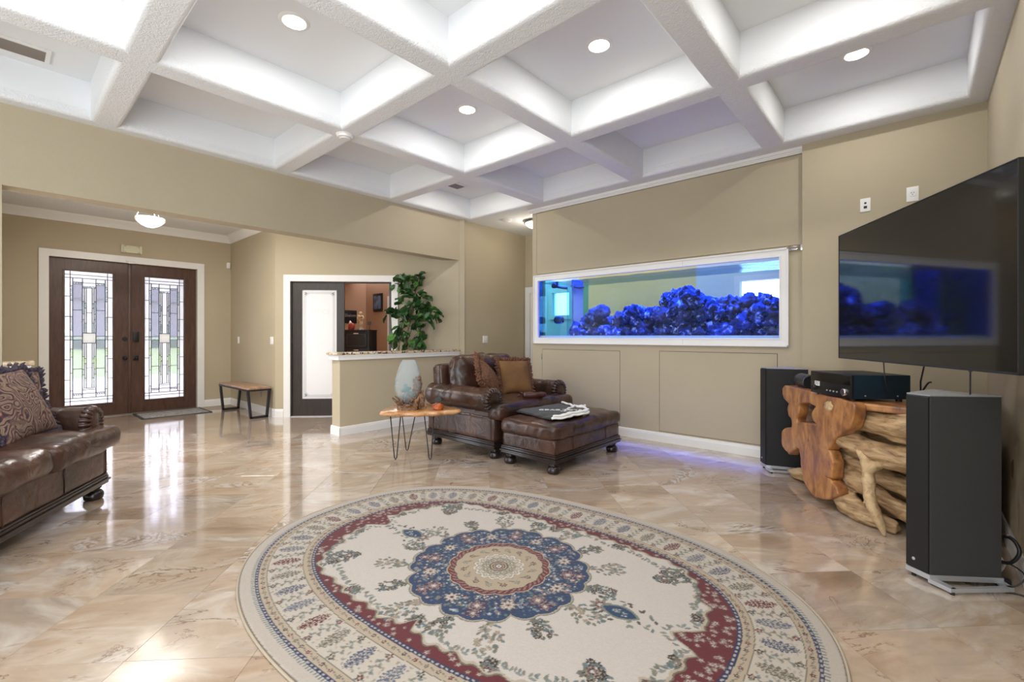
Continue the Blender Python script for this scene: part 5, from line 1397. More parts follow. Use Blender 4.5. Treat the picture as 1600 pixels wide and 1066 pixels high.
for pl in (OUT, HOLE, H3):
    pl2 = []
    pl = [tuple(np.array(pl[i]) * (1 - f) + np.array(pl[(i + 1) % len(pl)]) * f) for i in range(len(pl)) for f in (0, .5)]
    pl = [(p[0] + .016 * noise.noise(Vector((p[0] * 28, p[1] * 28, 1))), min(.822, p[1] + .016 * noise.noise(Vector((p[0] * 28, p[1] * 28, 9))))) for p in pl]
    for i in range(len(pl)):       # corner rounding by one Chaikin pass
        p, q = pl[i], pl[(i + 1) % len(pl)]
        pl2 += [(p[0] * .75 + q[0] * .25, p[1] * .75 + q[1] * .25), (p[0] * .25 + q[0] * .75, p[1] * .25 + q[1] * .75)]
    sp = cu.splines.new('POLY'); sp.points.add(len(pl2) - 1); sp.use_cyclic_u = True
    for k, p in enumerate(pl2): sp.points[k].co = (p[0], p[1], 0, 1)
tmp = bpy.data.objects.new('t', cu); me = bpy.data.meshes.new_from_object(tmp); bpy.data.objects.remove(tmp)
me.transform(Matrix(((e1.x, 0, n1.x, L1.x - n1.x * .040 - CO.x), (e1.y, 0, n1.y, L1.y - n1.y * .040 - CO.y), (0, 1, 0, 0), (0, 0, 0, 1))))
me.materials.clear(); me.materials.append(M['sawn']); link(me, 'sawn_face', None, con)
P0 = Vector((-.47, 4.05, 0)); e2 = Vector((.829, -.559, 0)); n2 = Vector((-.559, -.829, 0))
def f2(s, z, out=0.): p = P0 + e2 * s + n2 * out - CO; return (p.x, p.y, z)
def f1(s, z, out=0.): p = L1 + e1 * s + n1 * out - CO; return (p.x, p.y, z)
def blobmesh(name, tubes, mat, vox=.011, extra=None, nz=.012):
    bm = bmesh.new()
    for pts, rads in tubes:
        pp_ = smoothpath(pts, 6); m = len(pp_); rr_ = [float(np.interp(i / (m - 1), np.linspace(0, 1, len(rads)), rads)) for i in range(m)]
        tube(bm, pp_, rr_, 12)
    if extra: extra(bm)
    o = bmo(name, bm, mat, con, True)
    r = o.modifiers.new('r', 'REMESH'); r.mode = 'VOXEL'; r.voxel_size = vox; r.use_smooth_shade = True
    s = o.modifiers.new('s', 'SMOOTH'); s.iterations = 3; s.factor = .5
    dg = bpy.context.evaluated_depsgraph_get(); me2 = bpy.data.meshes.new_from_object(o.evaluated_get(dg)); o.modifiers.clear(); o.data = me2
    co = np.empty(len(me2.vertices) * 3); me2.vertices.foreach_get('co', co); co = co.reshape(-1, 3); nn = np.array([v.normal[:] for v in me2.vertices])
    for i in range(len(co)):
        p = Vector(co[i]); q = Vector((p.dot(e2) * 3, p.dot(n2) * 9, p.z * 14)); co[i] += nn[i] * (noise.fractal(q, .8, 2, 4) * nz)
    me2.vertices.foreach_set('co', co.ravel()); me2.update(); me2.polygons.foreach_set('use_smooth', [True] * len(me2.polygons)); return o
def body(bm):
    poly = [(-.76, 4.76), (-.26, 4.10), (.12, 3.94), (.30, 3.94), (.36, 4.2), (.30, 4.75), (-.60, 4.98)]
    prism(bm, [(x - CO.x, y - CO.y) for x, y in poly], .02, .77)
logs = [([f2(.02, .69, -.06), f2(.22, .70, -.02), f2(.40, .69, .0), f2(.55, .69, .0), f2(.75, .70, -.05)], [.105, .095, .09, .10, .10]),
        ([f2(-.02, .52, -.05), f2(.12, .54, .01), f2(.28, .505, .03), f2(.45, .49, .02), f2(.70, .50, -.04)], [.07, .075, .075, .08, .09]),
        ([f2(-.02, .39, -.11), f2(.15, .37, -.09), f2(.33, .32, -.08), f2(.55, .27, -.08)], [.065, .068, .062, .06]),
        ([f2(-.02, .27, -.10), f2(.17, .235, -.05), f2(.33, .19, -.04), f2(.55, .13, -.04)], [.062, .058, .052, .05]),
        ([f2(-.08, .13, -.16), f2(.02, .12, -.08), f2(.12, .10, -.01), f2(.22, .08, .02), f2(.34, .055, .02), f2(.46, .04, .0)], [.06, .075, .08, .065, .05, .035]),
        ([(-.919 - CO.x + .09, 4.751 - CO.y - .01, .055), (-.80 - CO.x, 4.66 - CO.y, .05), (-.70 - CO.x, 4.60 - CO.y, .08)], [.035, .05, .06]),
        ([f1(.30, .60, -.16), f1(.45, .66, -.14), f1(.60, .62, -.15)], [.06, .07, .06])]
blobmesh('root_body', logs, M['root'], .010, body, .022)
blobmesh('arched_root', [([f2(.20, .53, .05), f2(.29, .49, .07), f2(.335, .41, .09), f2(.36, .31, .11), f2(.385, .21, .13), f2(.42, .13, .13), f2(.447, .06, .12), f2(.462, .008, .11)], [.035, .038, .036, .034, .034, .034, .026, .010]),
    ([f2(.345, .38, .09), f2(.40, .45, .06), f2(.46, .51, .03)], [.03, .035, .05]), ([f2(.385, .205, .13), f2(.34, .18, .10), f2(.28, .145, .05)], [.026, .018, .010])], M['rootlight'], .008, None, .006)
bm = bmesh.new(); tp = [(-.885, 4.655), (-.325, 3.79), (-.05, 3.71), (.28, 3.66), (.36, 4.2), (.30, 4.75), (-.62, 4.98)]
prism(bm, [(x - CO.x, y - CO.y) for x, y in tp], .775, .822)
o = bmo('top_board', bm, M['sawn'], con)
md = o.modifiers.new('b', 'BEVEL'); md.width = .012; md.segments = 2
bm = bmesh.new(); bmesh.ops.create_icosphere(bm, subdivisions=4, radius=1)
kp = Vector(f1(.775, .755, -.006))
for v in bm.verts:
    c_ = v.co * (1 + .25 * noise.noise(v.co * 2)); v.co = kp + e1 * c_.x * .055 + n1 * c_.y * .022 + Vector((0, 0, c_.z * .042))
tag(bmo('knot_hole', bm, M['rootlight'], con, True), 'pale knot in the sawn face')

# ------------------------------------------------------------------ television on its wall arm
TL, TRr = Vector((-.455, 4.35, 0)), Vector((.334, 2.95, 0)); te = (TRr - TL).normalized(); TW = (TRr - TL).length
tn = Vector((te.y, -te.x, 0))
if tn.dot(Vector((-1, 0, 0))) < 0: tn = -tn
tv = thing('television', 'large flat black television swung out from the wall over the root console', 'television', (TL + TRr) * .5 + Vector((0, 0, 1.565)))
Mt = Matrix(((te.x, -tn.x, 0, 0), (te.y, -tn.y, 0, 0), (0, 0, 1, 0), (0, 0, 0, 1)))
hh = .475
boxo('rear_shell', -TW / 2 + .004, TW / 2 - .004, .008, .034, -hh + .004, hh - .004, M['black'], tv, .006, Mx=Mt)
boxo('screen', -TW / 2 + .006, TW / 2 - .006, .0, .009, -hh + .008, hh - .006, M['screen'], tv, 0, Mx=Mt)
bm = bmesh.new(); w = .007
for (a, b, c, d) in ((-TW / 2, TW / 2, -hh, -hh + w + .004), (-TW / 2, TW / 2, hh - w, hh), (-TW / 2, -TW / 2 + w, -hh, hh), (TW / 2 - w, TW / 2, -hh, hh)): box(bm, a, b, -.003, .030, c, d, Mt, .002)
bmo('metal_bezel', bm, plain('gunmetal_bezel', (.05, .055, .06), .35, metal=.7), tv)
boxo('electronics_box', -.42, .42, .034, .060, -.36, .05, M['black'], tv, .01, Mx=Mt)
boxo('mount_plate', -.22, .22, .060, .075, -.20, .20, M['blackmetal'], tv, .003, Mx=Mt)
loc0 = (TL + TRr) * .5; wallp = Vector((XR - loc0.x - .012, -.12, 0)); mid = Vector((.26, .34, 0))
tubeo('mount_arm', [Mt @ Vector((.0, .075, 0)), mid, wallp], .022, M['blackmetal'], tv, 10, 0)
boxo('wall_bracket', XR - loc0.x - .014, XR - loc0.x - .001, -.22, -.02, -.15, .15, M['blackmetal'], tv, .003)

# cables hanging from the television
t = thing('power_cable', 'thin black cable hanging below the left part of the television', 'cable', (-.165, 3.905, 1.1))
tubeo('cable', [(0, 0, .06), (0, .005, -.02), (.01, .01, -.15), (.03, .06, -.25)], .0035, M['black'], t)
t = thing('power_cable', 'thin black cable hanging below the right end of the television', 'cable', (.205, 3.30, 1.1))
tubeo('cable', [(0, 0, .06), (.0, .01, -.05), (.0, .04, -.3), (.0, .10, -.7), (.02, .16, -1.02)], .0035, M['black'], t)
boxo('cable_clip', -.008, .008, -.008, .008, -.02, .0, M['black'], t, .002)

# ------------------------------------------------------------------ tower speakers
def speaker(label, loc, rz, mat_side, front_mat):
    # local: plan with the narrow front edge A-B, flared sides, rear C-D (origin at A)
    A, B, C, D = (0, 0), (.092, -.067), (.365, .134), (.107, .324)
    t = thing('tower_speaker', label, 'speaker', loc, rz, 'tower speakers')
    cxy = (.14, .10)
    def sc_(p, k): return (cxy[0] + (p[0] - cxy[0]) * k, cxy[1] + (p[1] - cxy[1]) * k)
    bm = bmesh.new(); vs = prism(bm, [A, B, C, D], .048, .955)
    es = [e for e in bm.edges if abs(e.verts[0].co.z - e.verts[1].co.z) > .5]
    bmesh.ops.bevel(bm, geom=es, offset=.006, segments=2, affect='EDGES'); bmo('cabinet', bm, mat_side, t, angle=30)
    bm = bmesh.new(); d_ = Vector((B[0] - A[0], B[1] - A[1], 0)).normalized(); nrm = Vector((d_.y, -d_.x, 0))
    a, b = Vector((*A, 0)) + d_ * .004, Vector((*B, 0)) - d_ * .004
    prism(bm, [(a + nrm * .0)[:2], (a + nrm * .007)[:2], (b + nrm * .007)[:2], (b + nrm * .0)[:2]], .055, .948)
    bmesh.ops.recalc_face_normals(bm, faces=bm.faces); bmo('grille', bm, front_mat, t)
    bm = bmesh.new(); p = Vector((*A, .10)) + d_ * .042 + nrm * .0075; tube(bm, [p, p + nrm * .002], .008, 14); bmo('badge', bm, M['silver'], t)
    bm = bmesh.new(); prism(bm, [sc_(q, .99) for q in (A, B, C, D)], .955, .961); bmo('top_plate', bm, plain('painted_sheen_top', (.30, .32, .34), .25), t)  # pale colour paints the whitish sheen on the cabinet top
    bm = bmesh.new(); prism(bm, [sc_(q, 1.02) for q in (A, B, C, D)], .022, .048); bmo('base_plate', bm, M['silver'], t)
    bm = bmesh.new()
    prism(bm, [(B[0] - .008, B[1] - .004), (B[0] + .075, B[1] - .062), (B[0] + .098, B[1] - .045), (B[0] + .03, B[1] + .02)], .010, .030)
    prism(bm, [(B[0] + .075, B[1] - .062), (C[0] + .035, C[1] - .048), (C[0] + .022, C[1] - .028), (B[0] + .080, B[1] - .040)], .010, .030)
    prism(bm, [(C[0] + .035, C[1] - .048), (C[0] + .006, C[1] + .01), (C[0] - .02, C[1] - .005), (C[0] + .012, C[1] - .052)], .010, .030)
    bmesh.ops.recalc_face_normals(bm, faces=bm.faces); bmo('outrigger', bm, M['silver'], t)
    for (x, y) in ((B[0] + .08, B[1] - .052), (C[0] + .02, C[1] - .036), (A[0] + .03, A[1] + .0), (D[0] - .0, D[1] - .02)): lathe('foot', [(0, 0), (.010, 0), (.010, .012), (0, .012)], M['black'], t, 12, (x, y, 0))
    return t
speaker('dark grey tower speaker on silver base before the right end of the root console', (-.042, 3.216, 0), 0, M['grille'], M['gloss_black'])
speaker('black tower speaker against the back wall, left of the root console', (-1.128, 4.905, 0), R(-18), M['gloss_black'], M['gloss_black'])

# ------------------------------------------------------------------ av receiver, centre speaker, blue gadget on the console
ru = Vector((.77, .64, 0)).normalized(); rv = Vector((-.64, .77, 0)).normalized()
rc = thing('av_receiver', 'dark audio video receiver on top of the root console', 'receiver', (-.327, 3.79, .822))
MRc = Matrix(((ru.x, rv.x, 0, 0), (ru.y, rv.y, 0, 0), (0, 0, 1, 0), (0, 0, 0, 1)))
boxo('metal_cover', .014, .385, .0, .435, .018, .178, M['teal_metal'], rc, .004, Mx=MRc)
boxo('front_panel', .0, .016, -.002, .437, .016, .178, plain('brushed_black_panel', (.016, .014, .016), .3, metal=.3), rc, .004, Mx=MRc)
boxo('display_window', -.0015, .002, .012, .425, .108, .168, M['screen'], rc, 0, Mx=MRc)
boxo('sticker', -.002, .001, .330, .385, .072, .105, M['print'], rc, 0, Mx=MRc)
Mstk = MRc @ Matrix.Translation((-.003, .3575, .089)) @ Matrix(((0, 0, -1, 0), (-1, 0, 0, 0), (0, 1, 0, 0), (0, 0, 0, 1)))
textmesh('sticker_mark', 'ZG', .030, M['black'], rc, Mstk, .0003)
for (y, z, r_) in ((.06, .058, .026), (.385, .058, .020)):
    bm = bmesh.new(); tube(bm, [MRc @ Vector((0, y, z)), MRc @ Vector((-.016, y, z)), MRc @ Vector((-.020, y, z))], [r_, r_ * .95, r_ * .8], 22); bmo('control_knob', bm, M['chrome'] if y < .1 else M['black'], rc, angle=40)
for k in range(4):
    bm = bmesh.new(); tube(bm, [MRc @ Vector((0, .14 + .035 * k, .05)), MRc @ Vector((-.005, .14 + .035 * k, .05))], .006, 10); bmo('button', bm, M['silver'], rc)
for (x, y) in ((.04, .04), (.34, .04), (.04, .39), (.34, .39)): lathe('foot', [(0, 0), (.018, 0), (.020, .018), (0, .018)], M['black'], rc, 14, tuple(MRc @ Vector((x, y, 0))))
for x in (.09, .30):
    bm = bmesh.new(); tube(bm, [MRc @ Vector((x, .001, .04)), MRc @ Vector((x, -.003, .04))], .005, 10); bmo('screw', bm, M['silver'], rc)
bm = bmesh.new()
for k in range(9): box(bm, .06 + .034 * k, .078 + .034 * k, .05, .38, .1778, .1792, MRc)
bmo('vent_slots', bm, M['black'], rc)
t = thing('centre_speaker', 'small black cylindrical speaker lying left of the receiver on the root console', 'speaker', (-.70, 4.50, .822 + .062))
dv = Vector((-.45, .80, 0)).normalized(); 
bm = bmesh.new(); q = dv * .10; tube(bm, [-q * 1.05, -q, q * .75, q * .95, q], [.052, .060, .061, .055, .045], 28); bmo('body', bm, M['black'], t, angle=30)
bm = bmesh.new(); tube(bm, [q * 1.0, q * 1.02], .040, 24); bmo('speaker_cloth', bm, M['grille'], t)
boxo('cradle', -.05, .05, -.04, .04, -.062, -.045, M['black'], t, .004)
t = thing('game_controller', 'small blue and black gadget on the console behind the receiver', 'gadget', (.045, 4.14, .822))
boxo('body', -.05, .05, -.03, .03, .0, .05, M['bluedev'], t, .012); tubeo('antenna', [(-.03, 0, .04), (.01, .02, .12), (.03, .02, .13)], .006, M['black'], t); tubeo('strap', [(.02, 0, .04), (.06, 0, .07), (.08, .01, .02)], .008, M['black'], t)
t = thing('wifi_antenna', 'thin black antenna standing behind the receiver', 'antenna', (.02, 4.32, .822))
tubeo('rod', [(0, 0, .0), (.0, .0, .12), (.03, .02, .30)], .005, M['black'], t, sm=0); lathe('antenna_base', [(0, 0), (.02, 0), (.02, .01), (0, .014)], M['black'], t, 12)

# floor cables by the right wall
t = thing('speaker_cable', 'tangle of black cables on the floor behind the near speaker', 'cable', (.34, 3.5, 0))
tubeo('cable', [(-.05, .0, .20), (.02, -.02, .22), (.05, -.06, .17), (.02, -.05, .10), (-.04, -.03, .09)], .009, M['black'], t)
tubeo('cable', [(-.06, .05, .08), (.03, -.06, .09), (.06, -.14, .07), (.0, -.16, .01), (-.08, -.10, .006)], .0035, M['black'], t)
tubeo('cable', [(-.04, -.16, .006), (.0, -.20, .006), (.05, -.21, .006), (.07, -.30, .006)], .004, M['black'], t)
tubeo('cable', [(-.02, .02, .005), (.0, .0, .06), (-.01, -.03, .10), (-.03, 0, .12)], .008, M['white'], t)
boxo('plug', -.01, .02, -.10, -.06, .0, .022, M['black'], t, .004)

# ------------------------------------------------------------------ live edge side table with hairpin legs
st = thing('side_table', 'live edge wood side table with three black hairpin legs beside the armchair', 'table', (-3.94, 2.95, 0))
TP = [(-4.03, 2.56), (-3.97, 2.575), (-3.90, 2.64), (-3.82, 2.665), (-3.76, 2.74), (-3.69, 2.79), (-3.66, 2.87), (-3.60, 2.94), (-3.575, 3.03), (-3.53, 3.12), (-3.54, 3.20), (-3.60, 3.245), (-3.75, 3.26), (-3.95, 3.25), (-4.12, 3.24), (-4.27, 3.16), (-4.35, 3.03), (-4.33, 2.90), (-4.22, 2.80), (-4.16, 2.68), (-4.09, 2.60)]
TP = smoothpath([(x + 3.94, y - 2.95, 0) for x, y in TP + TP[:1]], 4)[:-1]
bm = bmesh.new(); rows = []
for (k, z) in ((.90, .455), (.95, .458), (1.0, .470), (1.01, .478), (.985, .498), (.96, .503)):
    rows.append([bm.verts.new((p.x * k * (1 + .02 * noise.noise(Vector((p.x * 12, p.y * 12, z * 30)))), p.y * k, z + .004 * noise.noise(Vector((p.x * 9, p.y * 9, k))))) for p in TP])
nT = len(TP)
for a, b in zip(rows[:-1], rows[1:]):
    for k in range(nT): bm.faces.new((a[k], a[(k + 1) % nT], b[(k + 1) % nT], b[k]))
bm.faces.new(rows[0][::-1]); bm.faces.new(rows[-1]); bmesh.ops.recalc_face_normals(bm, faces=bm.faces)
o = bmo('tabletop', bm, M['slab'], st, True); o.data.set_sharp_from_angle(angle=R(45))
cr = Vector((camR[0], camR[1], 0))
for (fx, fy, sp_, sk) in ((-3.974, 2.707, .105, 0), (-4.189, 3.002, .165, 0.02), (-3.711, 2.94, .095, -.01)):
    f = Vector((fx + 3.94, fy - 2.95, .006)); a = f + cr * (-sp_ / 2 + sk); b = f + cr * (sp_ / 2 + sk); a.z = b.z = .458
    tubeo('hairpin_leg', [a, f + cr * -.012 + Vector((0, 0, .02)), f, f + cr * .012 + Vector((0, 0, .02)), b], .0058, M['blackmetal'], st, 8, 0)
    boxo('leg_plate', min(a.x, b.x) - .01, max(a.x, b.x) + .01, min(a.y, b.y) - .01, max(a.y, b.y) + .01, .452, .457, M['blackmetal'], st)
# blown glass vessel melted over a root
dw = thing('driftwood_root', 'gnarled brown driftwood root holding the glass vase on the side table', 'driftwood', (-3.95, 2.84, .503))
bm = bmesh.new(); r3 = random.Random(12)
for k in range(46):
    a = r3.uniform(0, 2 * PI); r_ = r3.uniform(.05, .14); p = Vector((math.cos(a) * r_ * .8, math.sin(a) * r_ * .8, r3.uniform(.015, .10))) + cr * .015
    pts = [p]
    for q in range(3): pts.append(pts[-1] + Vector((r3.uniform(-.035, .035), r3.uniform(-.035, .035), r3.uniform(.0, .045))))
    tube(bm, smoothpath(pts, 4), [.023 * (1 - i / 15) for i in range(13)], 7)
for k in range(17):
    p = cr * r3.uniform(.085, .135) + Vector((r3.uniform(-.02, .02), r3.uniform(-.02, .02), .04 + .015 * k)); tube(bm, smoothpath([p, p + Vector((r3.uniform(-.03, .03), r3.uniform(-.03, .03), .04)), p + Vector((r3.uniform(-.05, .05), r3.uniform(-.05, .05), .07))], 4), [.036 * (1 - i / 12) for i in range(9)], 8)
prism(bm, [(math.cos(q * PI / 5) * .12, math.sin(q * PI / 5) * .11) for q in range(10)], .0, .05)
o = bmo('root_wood', bm, M['drift'], dw, True); o.data.set_sharp_from_angle(angle=R(60))
gv = thing('glass_vase', 'pale blue bubbled glass vase resting in the driftwood root', 'vase', (-3.955, 2.845, .56)); gv.rotation_euler = (0, R(2), 0)
pr = [(.0, .0), (.05, .004), (.085, .03), (.115, .08), (.134, .15), (.138, .20), (.130, .27), (.112, .34), (.088, .41), (.068, .452), (.062, .455), (.080, .41), (.104, .34), (.123, .27), (.130, .20), (.127, .15), (.108, .085), (.08, .04), (.045, .014), (0, .012)]
lathe('vessel', pr, M['vase'], gv, 40)
bm = bmesh.new(); tube(bm, smoothpath([(.02, .02, .05), (.03, -.02, .10), (0, -.03, .16), (-.02, -.02, .20)], 6), [.05, .055, .05, .03, .02] * 3 + [.02] * 4, 12); bmo('glass_drip', bm, M['tealglass'], gv, True)
t = thing('resin_ornament', 'small orange resin ornament with a black disc at the right end of the side table', 'ornament', (-3.69, 3.03, .503))
bm = bmesh.new(); bmesh.ops.create_icosphere(bm, subdivisions=3, radius=.05)
for v in bm.verts: v.co = Vector((v.co.x * 1.1, v.co.y * 1.1, max(-.0, v.co.z + .03) * .9)) * (1 + .3 * noise.noise(v.co * 30))
bmo('amber_body', bm, plain('amber_resin', (.40, .09, .02), .2, var=.5, vscale=20, coat=.4), t, True)
bm = bmesh.new(); tube(bm, [(-.03, .02, .095), (-.035, .027, .095)], .034, 26); bmo('black_disc', bm, M['black'], t)

# ------------------------------------------------------------------ tall plant behind the half wall
pl = thing('potted_ficus', 'tall leafy green fiddle-leaf plant rising behind the half wall', 'plant', (-5.98, 4.10, 0))
lathe('pot', [(0, 0), (.12, 0), (.13, .01), (.17, .30), (.18, .32), (.165, .32), (.15, .29), (0, .28)], M['pot'], pl, 28)
lathe('soil', [(0, .27), (.15, .285), (.15, .29), (0, .30)], M['soil'], pl, 20)
r4 = random.Random(21); leaf_meshes = []
for kk in range(4):
    bm = bmesh.new(); n_ = 7; rows = []
    for i in range(n_ + 1):
        u = i / n_; w = (math.sin(PI * min(1, u * .95 + .04)) ** .6) * (.62 + .25 * u) * .062; row = []
        for j in (-2, -1, 0, 1, 2): row.append(bm.verts.new((u * .125, j / 2 * w * (1 + .12 * math.sin(u * 14 + kk)), .010 * abs(j) - .030 * u * u + .004 * math.sin(u * 9 + j + kk))))
        rows.append(row)
    for a, b in zip(rows[:-1], rows[1:]):
        for j in range(4): bm.faces.new((a[j], b[j], b[j + 1], a[j + 1]))
    me = bpy.data.meshes.new('leaf'); bm.to_mesh(me); bm.free(); me.polygons.foreach_set('use_smooth', [True] * len(me.polygons)); me.materials.append(M['leaf2'] if kk == 3 else M['leaf']); leaf_meshes.append(me)
camR3 = Vector((camR[0], camR[1], 0)); camF3 = Vector((camF[0], camF[1], 0))
def pxl(u, v, off=0):   # position in the plant's upright plane from its outline measured in the photograph
    D0 = 7.03 + off; return Vector((0, 0, 1.262)) + camR3 * ((u - 800) / 715.7 * D0) + camF3 * D0 + Vector((0, 0, -(v - 525.2) / 715.7 * D0)) - Vector((-5.98, 4.10, 0))
clusters = [(640, 438, 20, 16), (655, 432, 12, 8), (625, 440, 14, 9), (648, 455, 18, 12), (640, 468, 20, 14), (662, 468, 14, 9), (655, 485, 20, 14), (668, 478, 10, 7), (610, 487, 11, 8), (622, 485, 12, 8), (636, 492, 12, 7), (650, 500, 16, 11), (665, 505, 12, 8), (676, 488, 6, 4), (680, 495, 5, 4), (640, 510, 14, 8), (658, 515, 14, 8), (628, 515, 9, 5), (612, 522, 5, 4), (630, 530, 12, 7), (645, 535, 13, 8), (658, 532, 9, 6), (622, 532, 6, 4), (642, 545, 14, 6)]
for s in range(7):
    bx, by = r4.uniform(-.10, .10), r4.uniform(-.10, .10); c_ = clusters[[1, 3, 6, 12, 8, 4, 15][s]]; top = pxl(c_[0], c_[1])
    tubeo('stem', [(bx, by, .28), (bx * 1.3 + .02, by * 1.3, .8), (top.x * .4 + bx * .6, top.y * .4 + by * .6, 1.15), tuple(top)], [.013, .010, .008, .005], M['stem'], pl, 7, 5)
nl = 0
for (u, v, rad, cnt) in clusters:
    for k in range(int(cnt * 1.1)):
        a = r4.uniform(0, 2 * PI); q = math.sqrt(r4.random()) * rad * .95
        p = pxl(u + math.cos(a) * q, v + math.sin(a) * q * .8, r4.uniform(-.16, .16))
        o = bpy.data.objects.new('leaf', leaf_meshes[3 if (r4.random() < .14 or v > 518 and r4.random() < .3) else r4.randrange(3)]); COL.objects.link(o); o.parent = pl; nl += 1
        o.location = p; o.scale = [r4.uniform(.8, 1.4)] * 3
        o.rotation_euler = (r4.uniform(-1.1, 1.1), r4.uniform(-.5, 1.1), r4.uniform(0, 6.28))
print('leaves', nl)

# ------------------------------------------------------------------ hall bench, door mat
be = thing('bench', 'low wooden bench with black tapered metal legs against the hall wall', 'bench', (-8.20, 2.695, 0))
bw, bd, bz = .665, .165, .475
boxo('seat_board', -bw, bw, -bd, bd, bz - .030, bz, M['benchwood'], be, .006)
bm = bmesh.new()
for (a, b, c, d) in ((-bw, bw, -bd - .004, -bd + .006), (-bw, bw, bd - .006, bd + .004), (-bw - .004, -bw + .006, -bd, bd), (bw - .006, bw + .004, -bd, bd)): box(bm, a, b, c, d, bz - .055, bz - .028)
bmo('metal_rim', bm, M['blackmetal'], be)
for s in (-1, 1):
    x = s * (bw - .035)
    bm = bmesh.new(); a, b = bd - .012, bd - .050
    P = [(-a, bz - .05), (-b, .018), (b, .018), (a, bz - .05)]
    for (p, q) in ((P[0], P[1]), (P[1], P[2]), (P[2], P[3])):
        v0, v1 = Vector((x, p[0], p[1])), Vector((x, q[0], q[1])); d_ = (v1 - v0).normalized(); pr_ = d_.cross(Vector((1, 0, 0))) * .016; X_ = Vector((.022, 0, 0))
        c8 = [bm.verts.new(w_) for w_ in (v0 - d_ * .012 - pr_ - X_, v0 - d_ * .012 + pr_ - X_, v0 - d_ * .012 + pr_ + X_, v0 - d_ * .012 - pr_ + X_, v1 + d_ * .012 - pr_ - X_, v1 + d_ * .012 + pr_ - X_, v1 + d_ * .012 + pr_ + X_, v1 + d_ * .012 - pr_ + X_)]
        for f in ((0, 1, 2, 3), (7, 6, 5, 4), (0, 4, 5, 1), (1, 5, 6, 2), (2, 6, 7, 3), (3, 7, 4, 0)): bm.faces.new([c8[i] for i in f])
    bmesh.ops.recalc_face_normals(bm, faces=bm.faces)
    bmo('leg_frame', bm, M['blackmetal'], be)
    for q in (-1, 1): lathe('levelling_foot', [(0, 0), (.010, 0), (.010, .004), (.004, .006), (.004, .016), (0, .016)], M['black'], be, 10, (x, q * (b - .01), 0))
mt = thing('door_mat', 'grey woven mat with dark border in front of the right hand door leaf', 'mat', (-9.10, 1.94, 0))
boxo('mat_pile', -.33, .33, -.43, .43, .001, .009, M['matweave'], mt, .002)
bm = bmesh.new()
for (a, b, c, d) in ((-.36, .36, -.46, -.425), (-.36, .36, .425, .46), (-.36, -.325, -.46, .46), (.325, .36, -.46, .46)): box(bm, a, b, c, d, 0, .010)
bmo('mat_border', bm, plain('black_rubber_edge', (.04, .04, .045), .7), mt)

# ------------------------------------------------------------------ office furniture seen through the doorway
fr = Vector((.80, .60, 0)); fb = Vector((-.60, .80, 0))
cb = thing('black_cabinet', 'black drawer cabinet with silver handles in the office', 'cabinet', (-8.42, 4.55, 0), math.atan2(.60, .80))
boxo('cabinet_case', 0, .50, .012, .42, 0, 1.36, M['black'], cb, .004)
boxo('cabinet_top', -.01, .51, -.01, .43, 1.36, 1.385, M['black'], cb, .004)
for k in range(4):
    z0 = .06 + k * .325; dr = boxo('drawer', .035, .465, -.006, .012, z0, z0 + .29, M['black'], cb, .003)
    bm = bmesh.new()
    for (a, b, c, d) in ((.06, .44, z0 + .025, z0 + .033), (.06, .44, z0 + .257, z0 + .265), (.06, .068, z0 + .025, z0 + .265), (.432, .44, z0 + .025, z0 + .265)): box(bm, a, b, -.009, -.005, c, d)
    bmo('drawer_inlay', bm, plain('blue_grey_edge', (.07, .09, .12), .4), dr)
    boxo('handle', .20, .30, -.022, -.008, z0 + .268, z0 + .284, M['chrome'], dr, .003)
def onc(x, y): p = cb.location + Matrix.Rotation(math.atan2(.6, .8), 3, 'Z') @ Vector((x, y, 0)); return (p.x, p.y, 1.386)
t = thing('figurine', 'gold and ivory figurine on the black office cabinet', 'figurine', onc(.27, .16))
lathe('plinth', [(0, 0), (.06, 0), (.055, .03), (.03, .05), (0, .05)], M['silver'], t, 18)
bm = bmesh.new(); tube(bm, smoothpath([(0, 0, .04), (.01, 0, .12), (-.01, .0, .20), (0, 0, .26), (0, 0, .29)], 5), [float(q) for q in np.interp(np.linspace(0, 1, 21), [0, .3, .6, .8, 1], [.045, .040, .055, .05, .02])], 12)
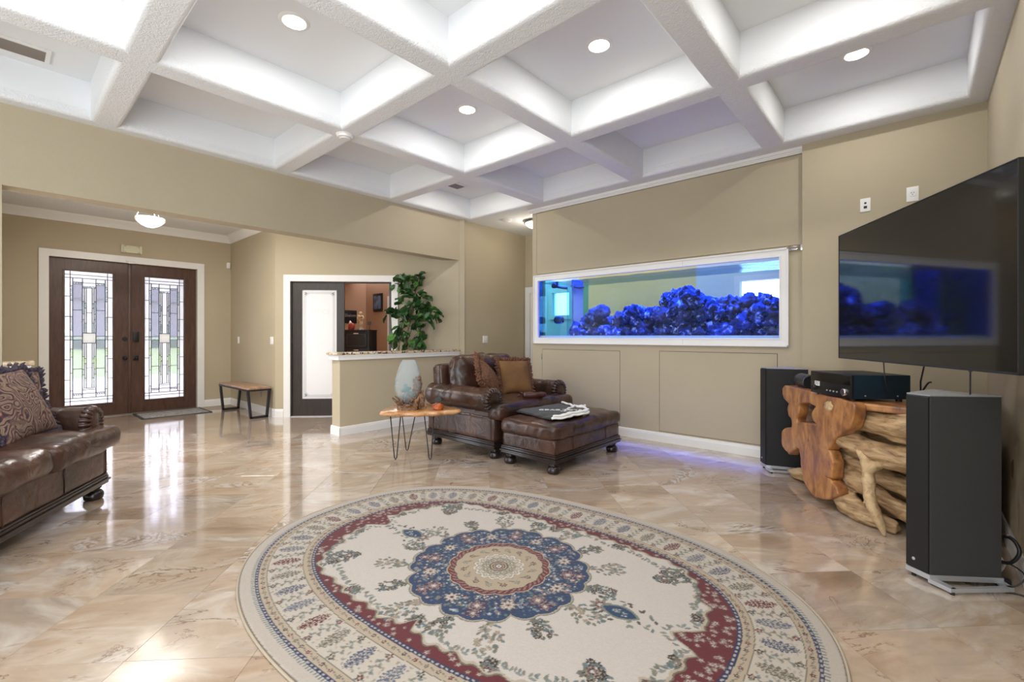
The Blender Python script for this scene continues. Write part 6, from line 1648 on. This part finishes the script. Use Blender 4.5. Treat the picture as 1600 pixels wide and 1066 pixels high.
bmesh.ops.create_icosphere(bm, subdivisions=2, radius=.038, matrix=Matrix.Translation((0, 0, .325)))
for s in (-1, 1): tube(bm, smoothpath([(0, 0, .24), (s * .06, 0, .27), (s * .10, 0, .25 - .03 * s), (s * .05, -.03, .20)], 5), .018, 8)
bmo('figure', bm, M['gold'], t, True)
t = thing('red_ornament', 'small red and white ornament at the left end of the office cabinet', 'ornament', onc(.09, .14))
cushion('ornament_body', .16, .08, .10, .03, M['redbox'], t, (0, 0, .052), nz=.01, seg=(10, 8, 8), seed=2); cushion('white_head', .05, .05, .06, .022, M['plate'], t, (-.05, 0, .125), nz=.004, seg=(8, 8, 8), seed=3)
t = thing('wine_glass', 'dark wine glass beside the figurine on the office cabinet', 'glass', onc(.44, .18))
lathe('glass_foot', [(0, 0), (.035, 0), (.034, .004), (.006, .008), (.005, .07), (0, .07)], M['bronze'], t, 18); lathe('glass_bowl', [(0, .07), (.012, .072), (.036, .10), (.04, .13), (.034, .165), (.032, .165), (.037, .13), (.03, .10), (0, .08)], M['tankglass'], t, 20)
t = thing('name_sign', 'black sign with pale lettering on the office wall behind the cabinet', 'sign', (-10.545, 5.84, 1.74))
boxo('sign_board', -.0, .02, -.19, .19, -.16, .16, M['black'], t, .004)
textmesh('sign_lettering', 'Shalom', .105, plain('grey_lettering', (.35, .33, .33), .6), t, Matrix.Translation((.023, .02, .03)) @ Matrix(((0, 0, 1, 0), (1, 0, 0, 0), (0, 1, 0, 0), (0, 0, 0, 1))), .002)
t = thing('framed_picture', 'small dark framed blue picture on the right wall of the office', 'picture', (-9.97, 6.295, 2.09))
boxo('picture_frame', -.20, .20, -.03, .0, -.22, .22, M['black'], t, .006); boxo('print', -.15, .15, -.034, -.029, -.16, .16, M['photo'], t)
struct(slab_holes('trim_2', -9.56, -8.2, 0, 2.22, [(-9.46, -8.2, -1, 2.10)], .02, frameM((0, 6.278), (1, 0, 0), (0, 1, 0)), M['white']))
struct(boxo('door_4', -9.46, -8.2, 6.285, 6.30, 0, 2.10, M['espresso']))
bpy.context.view_layer.update()
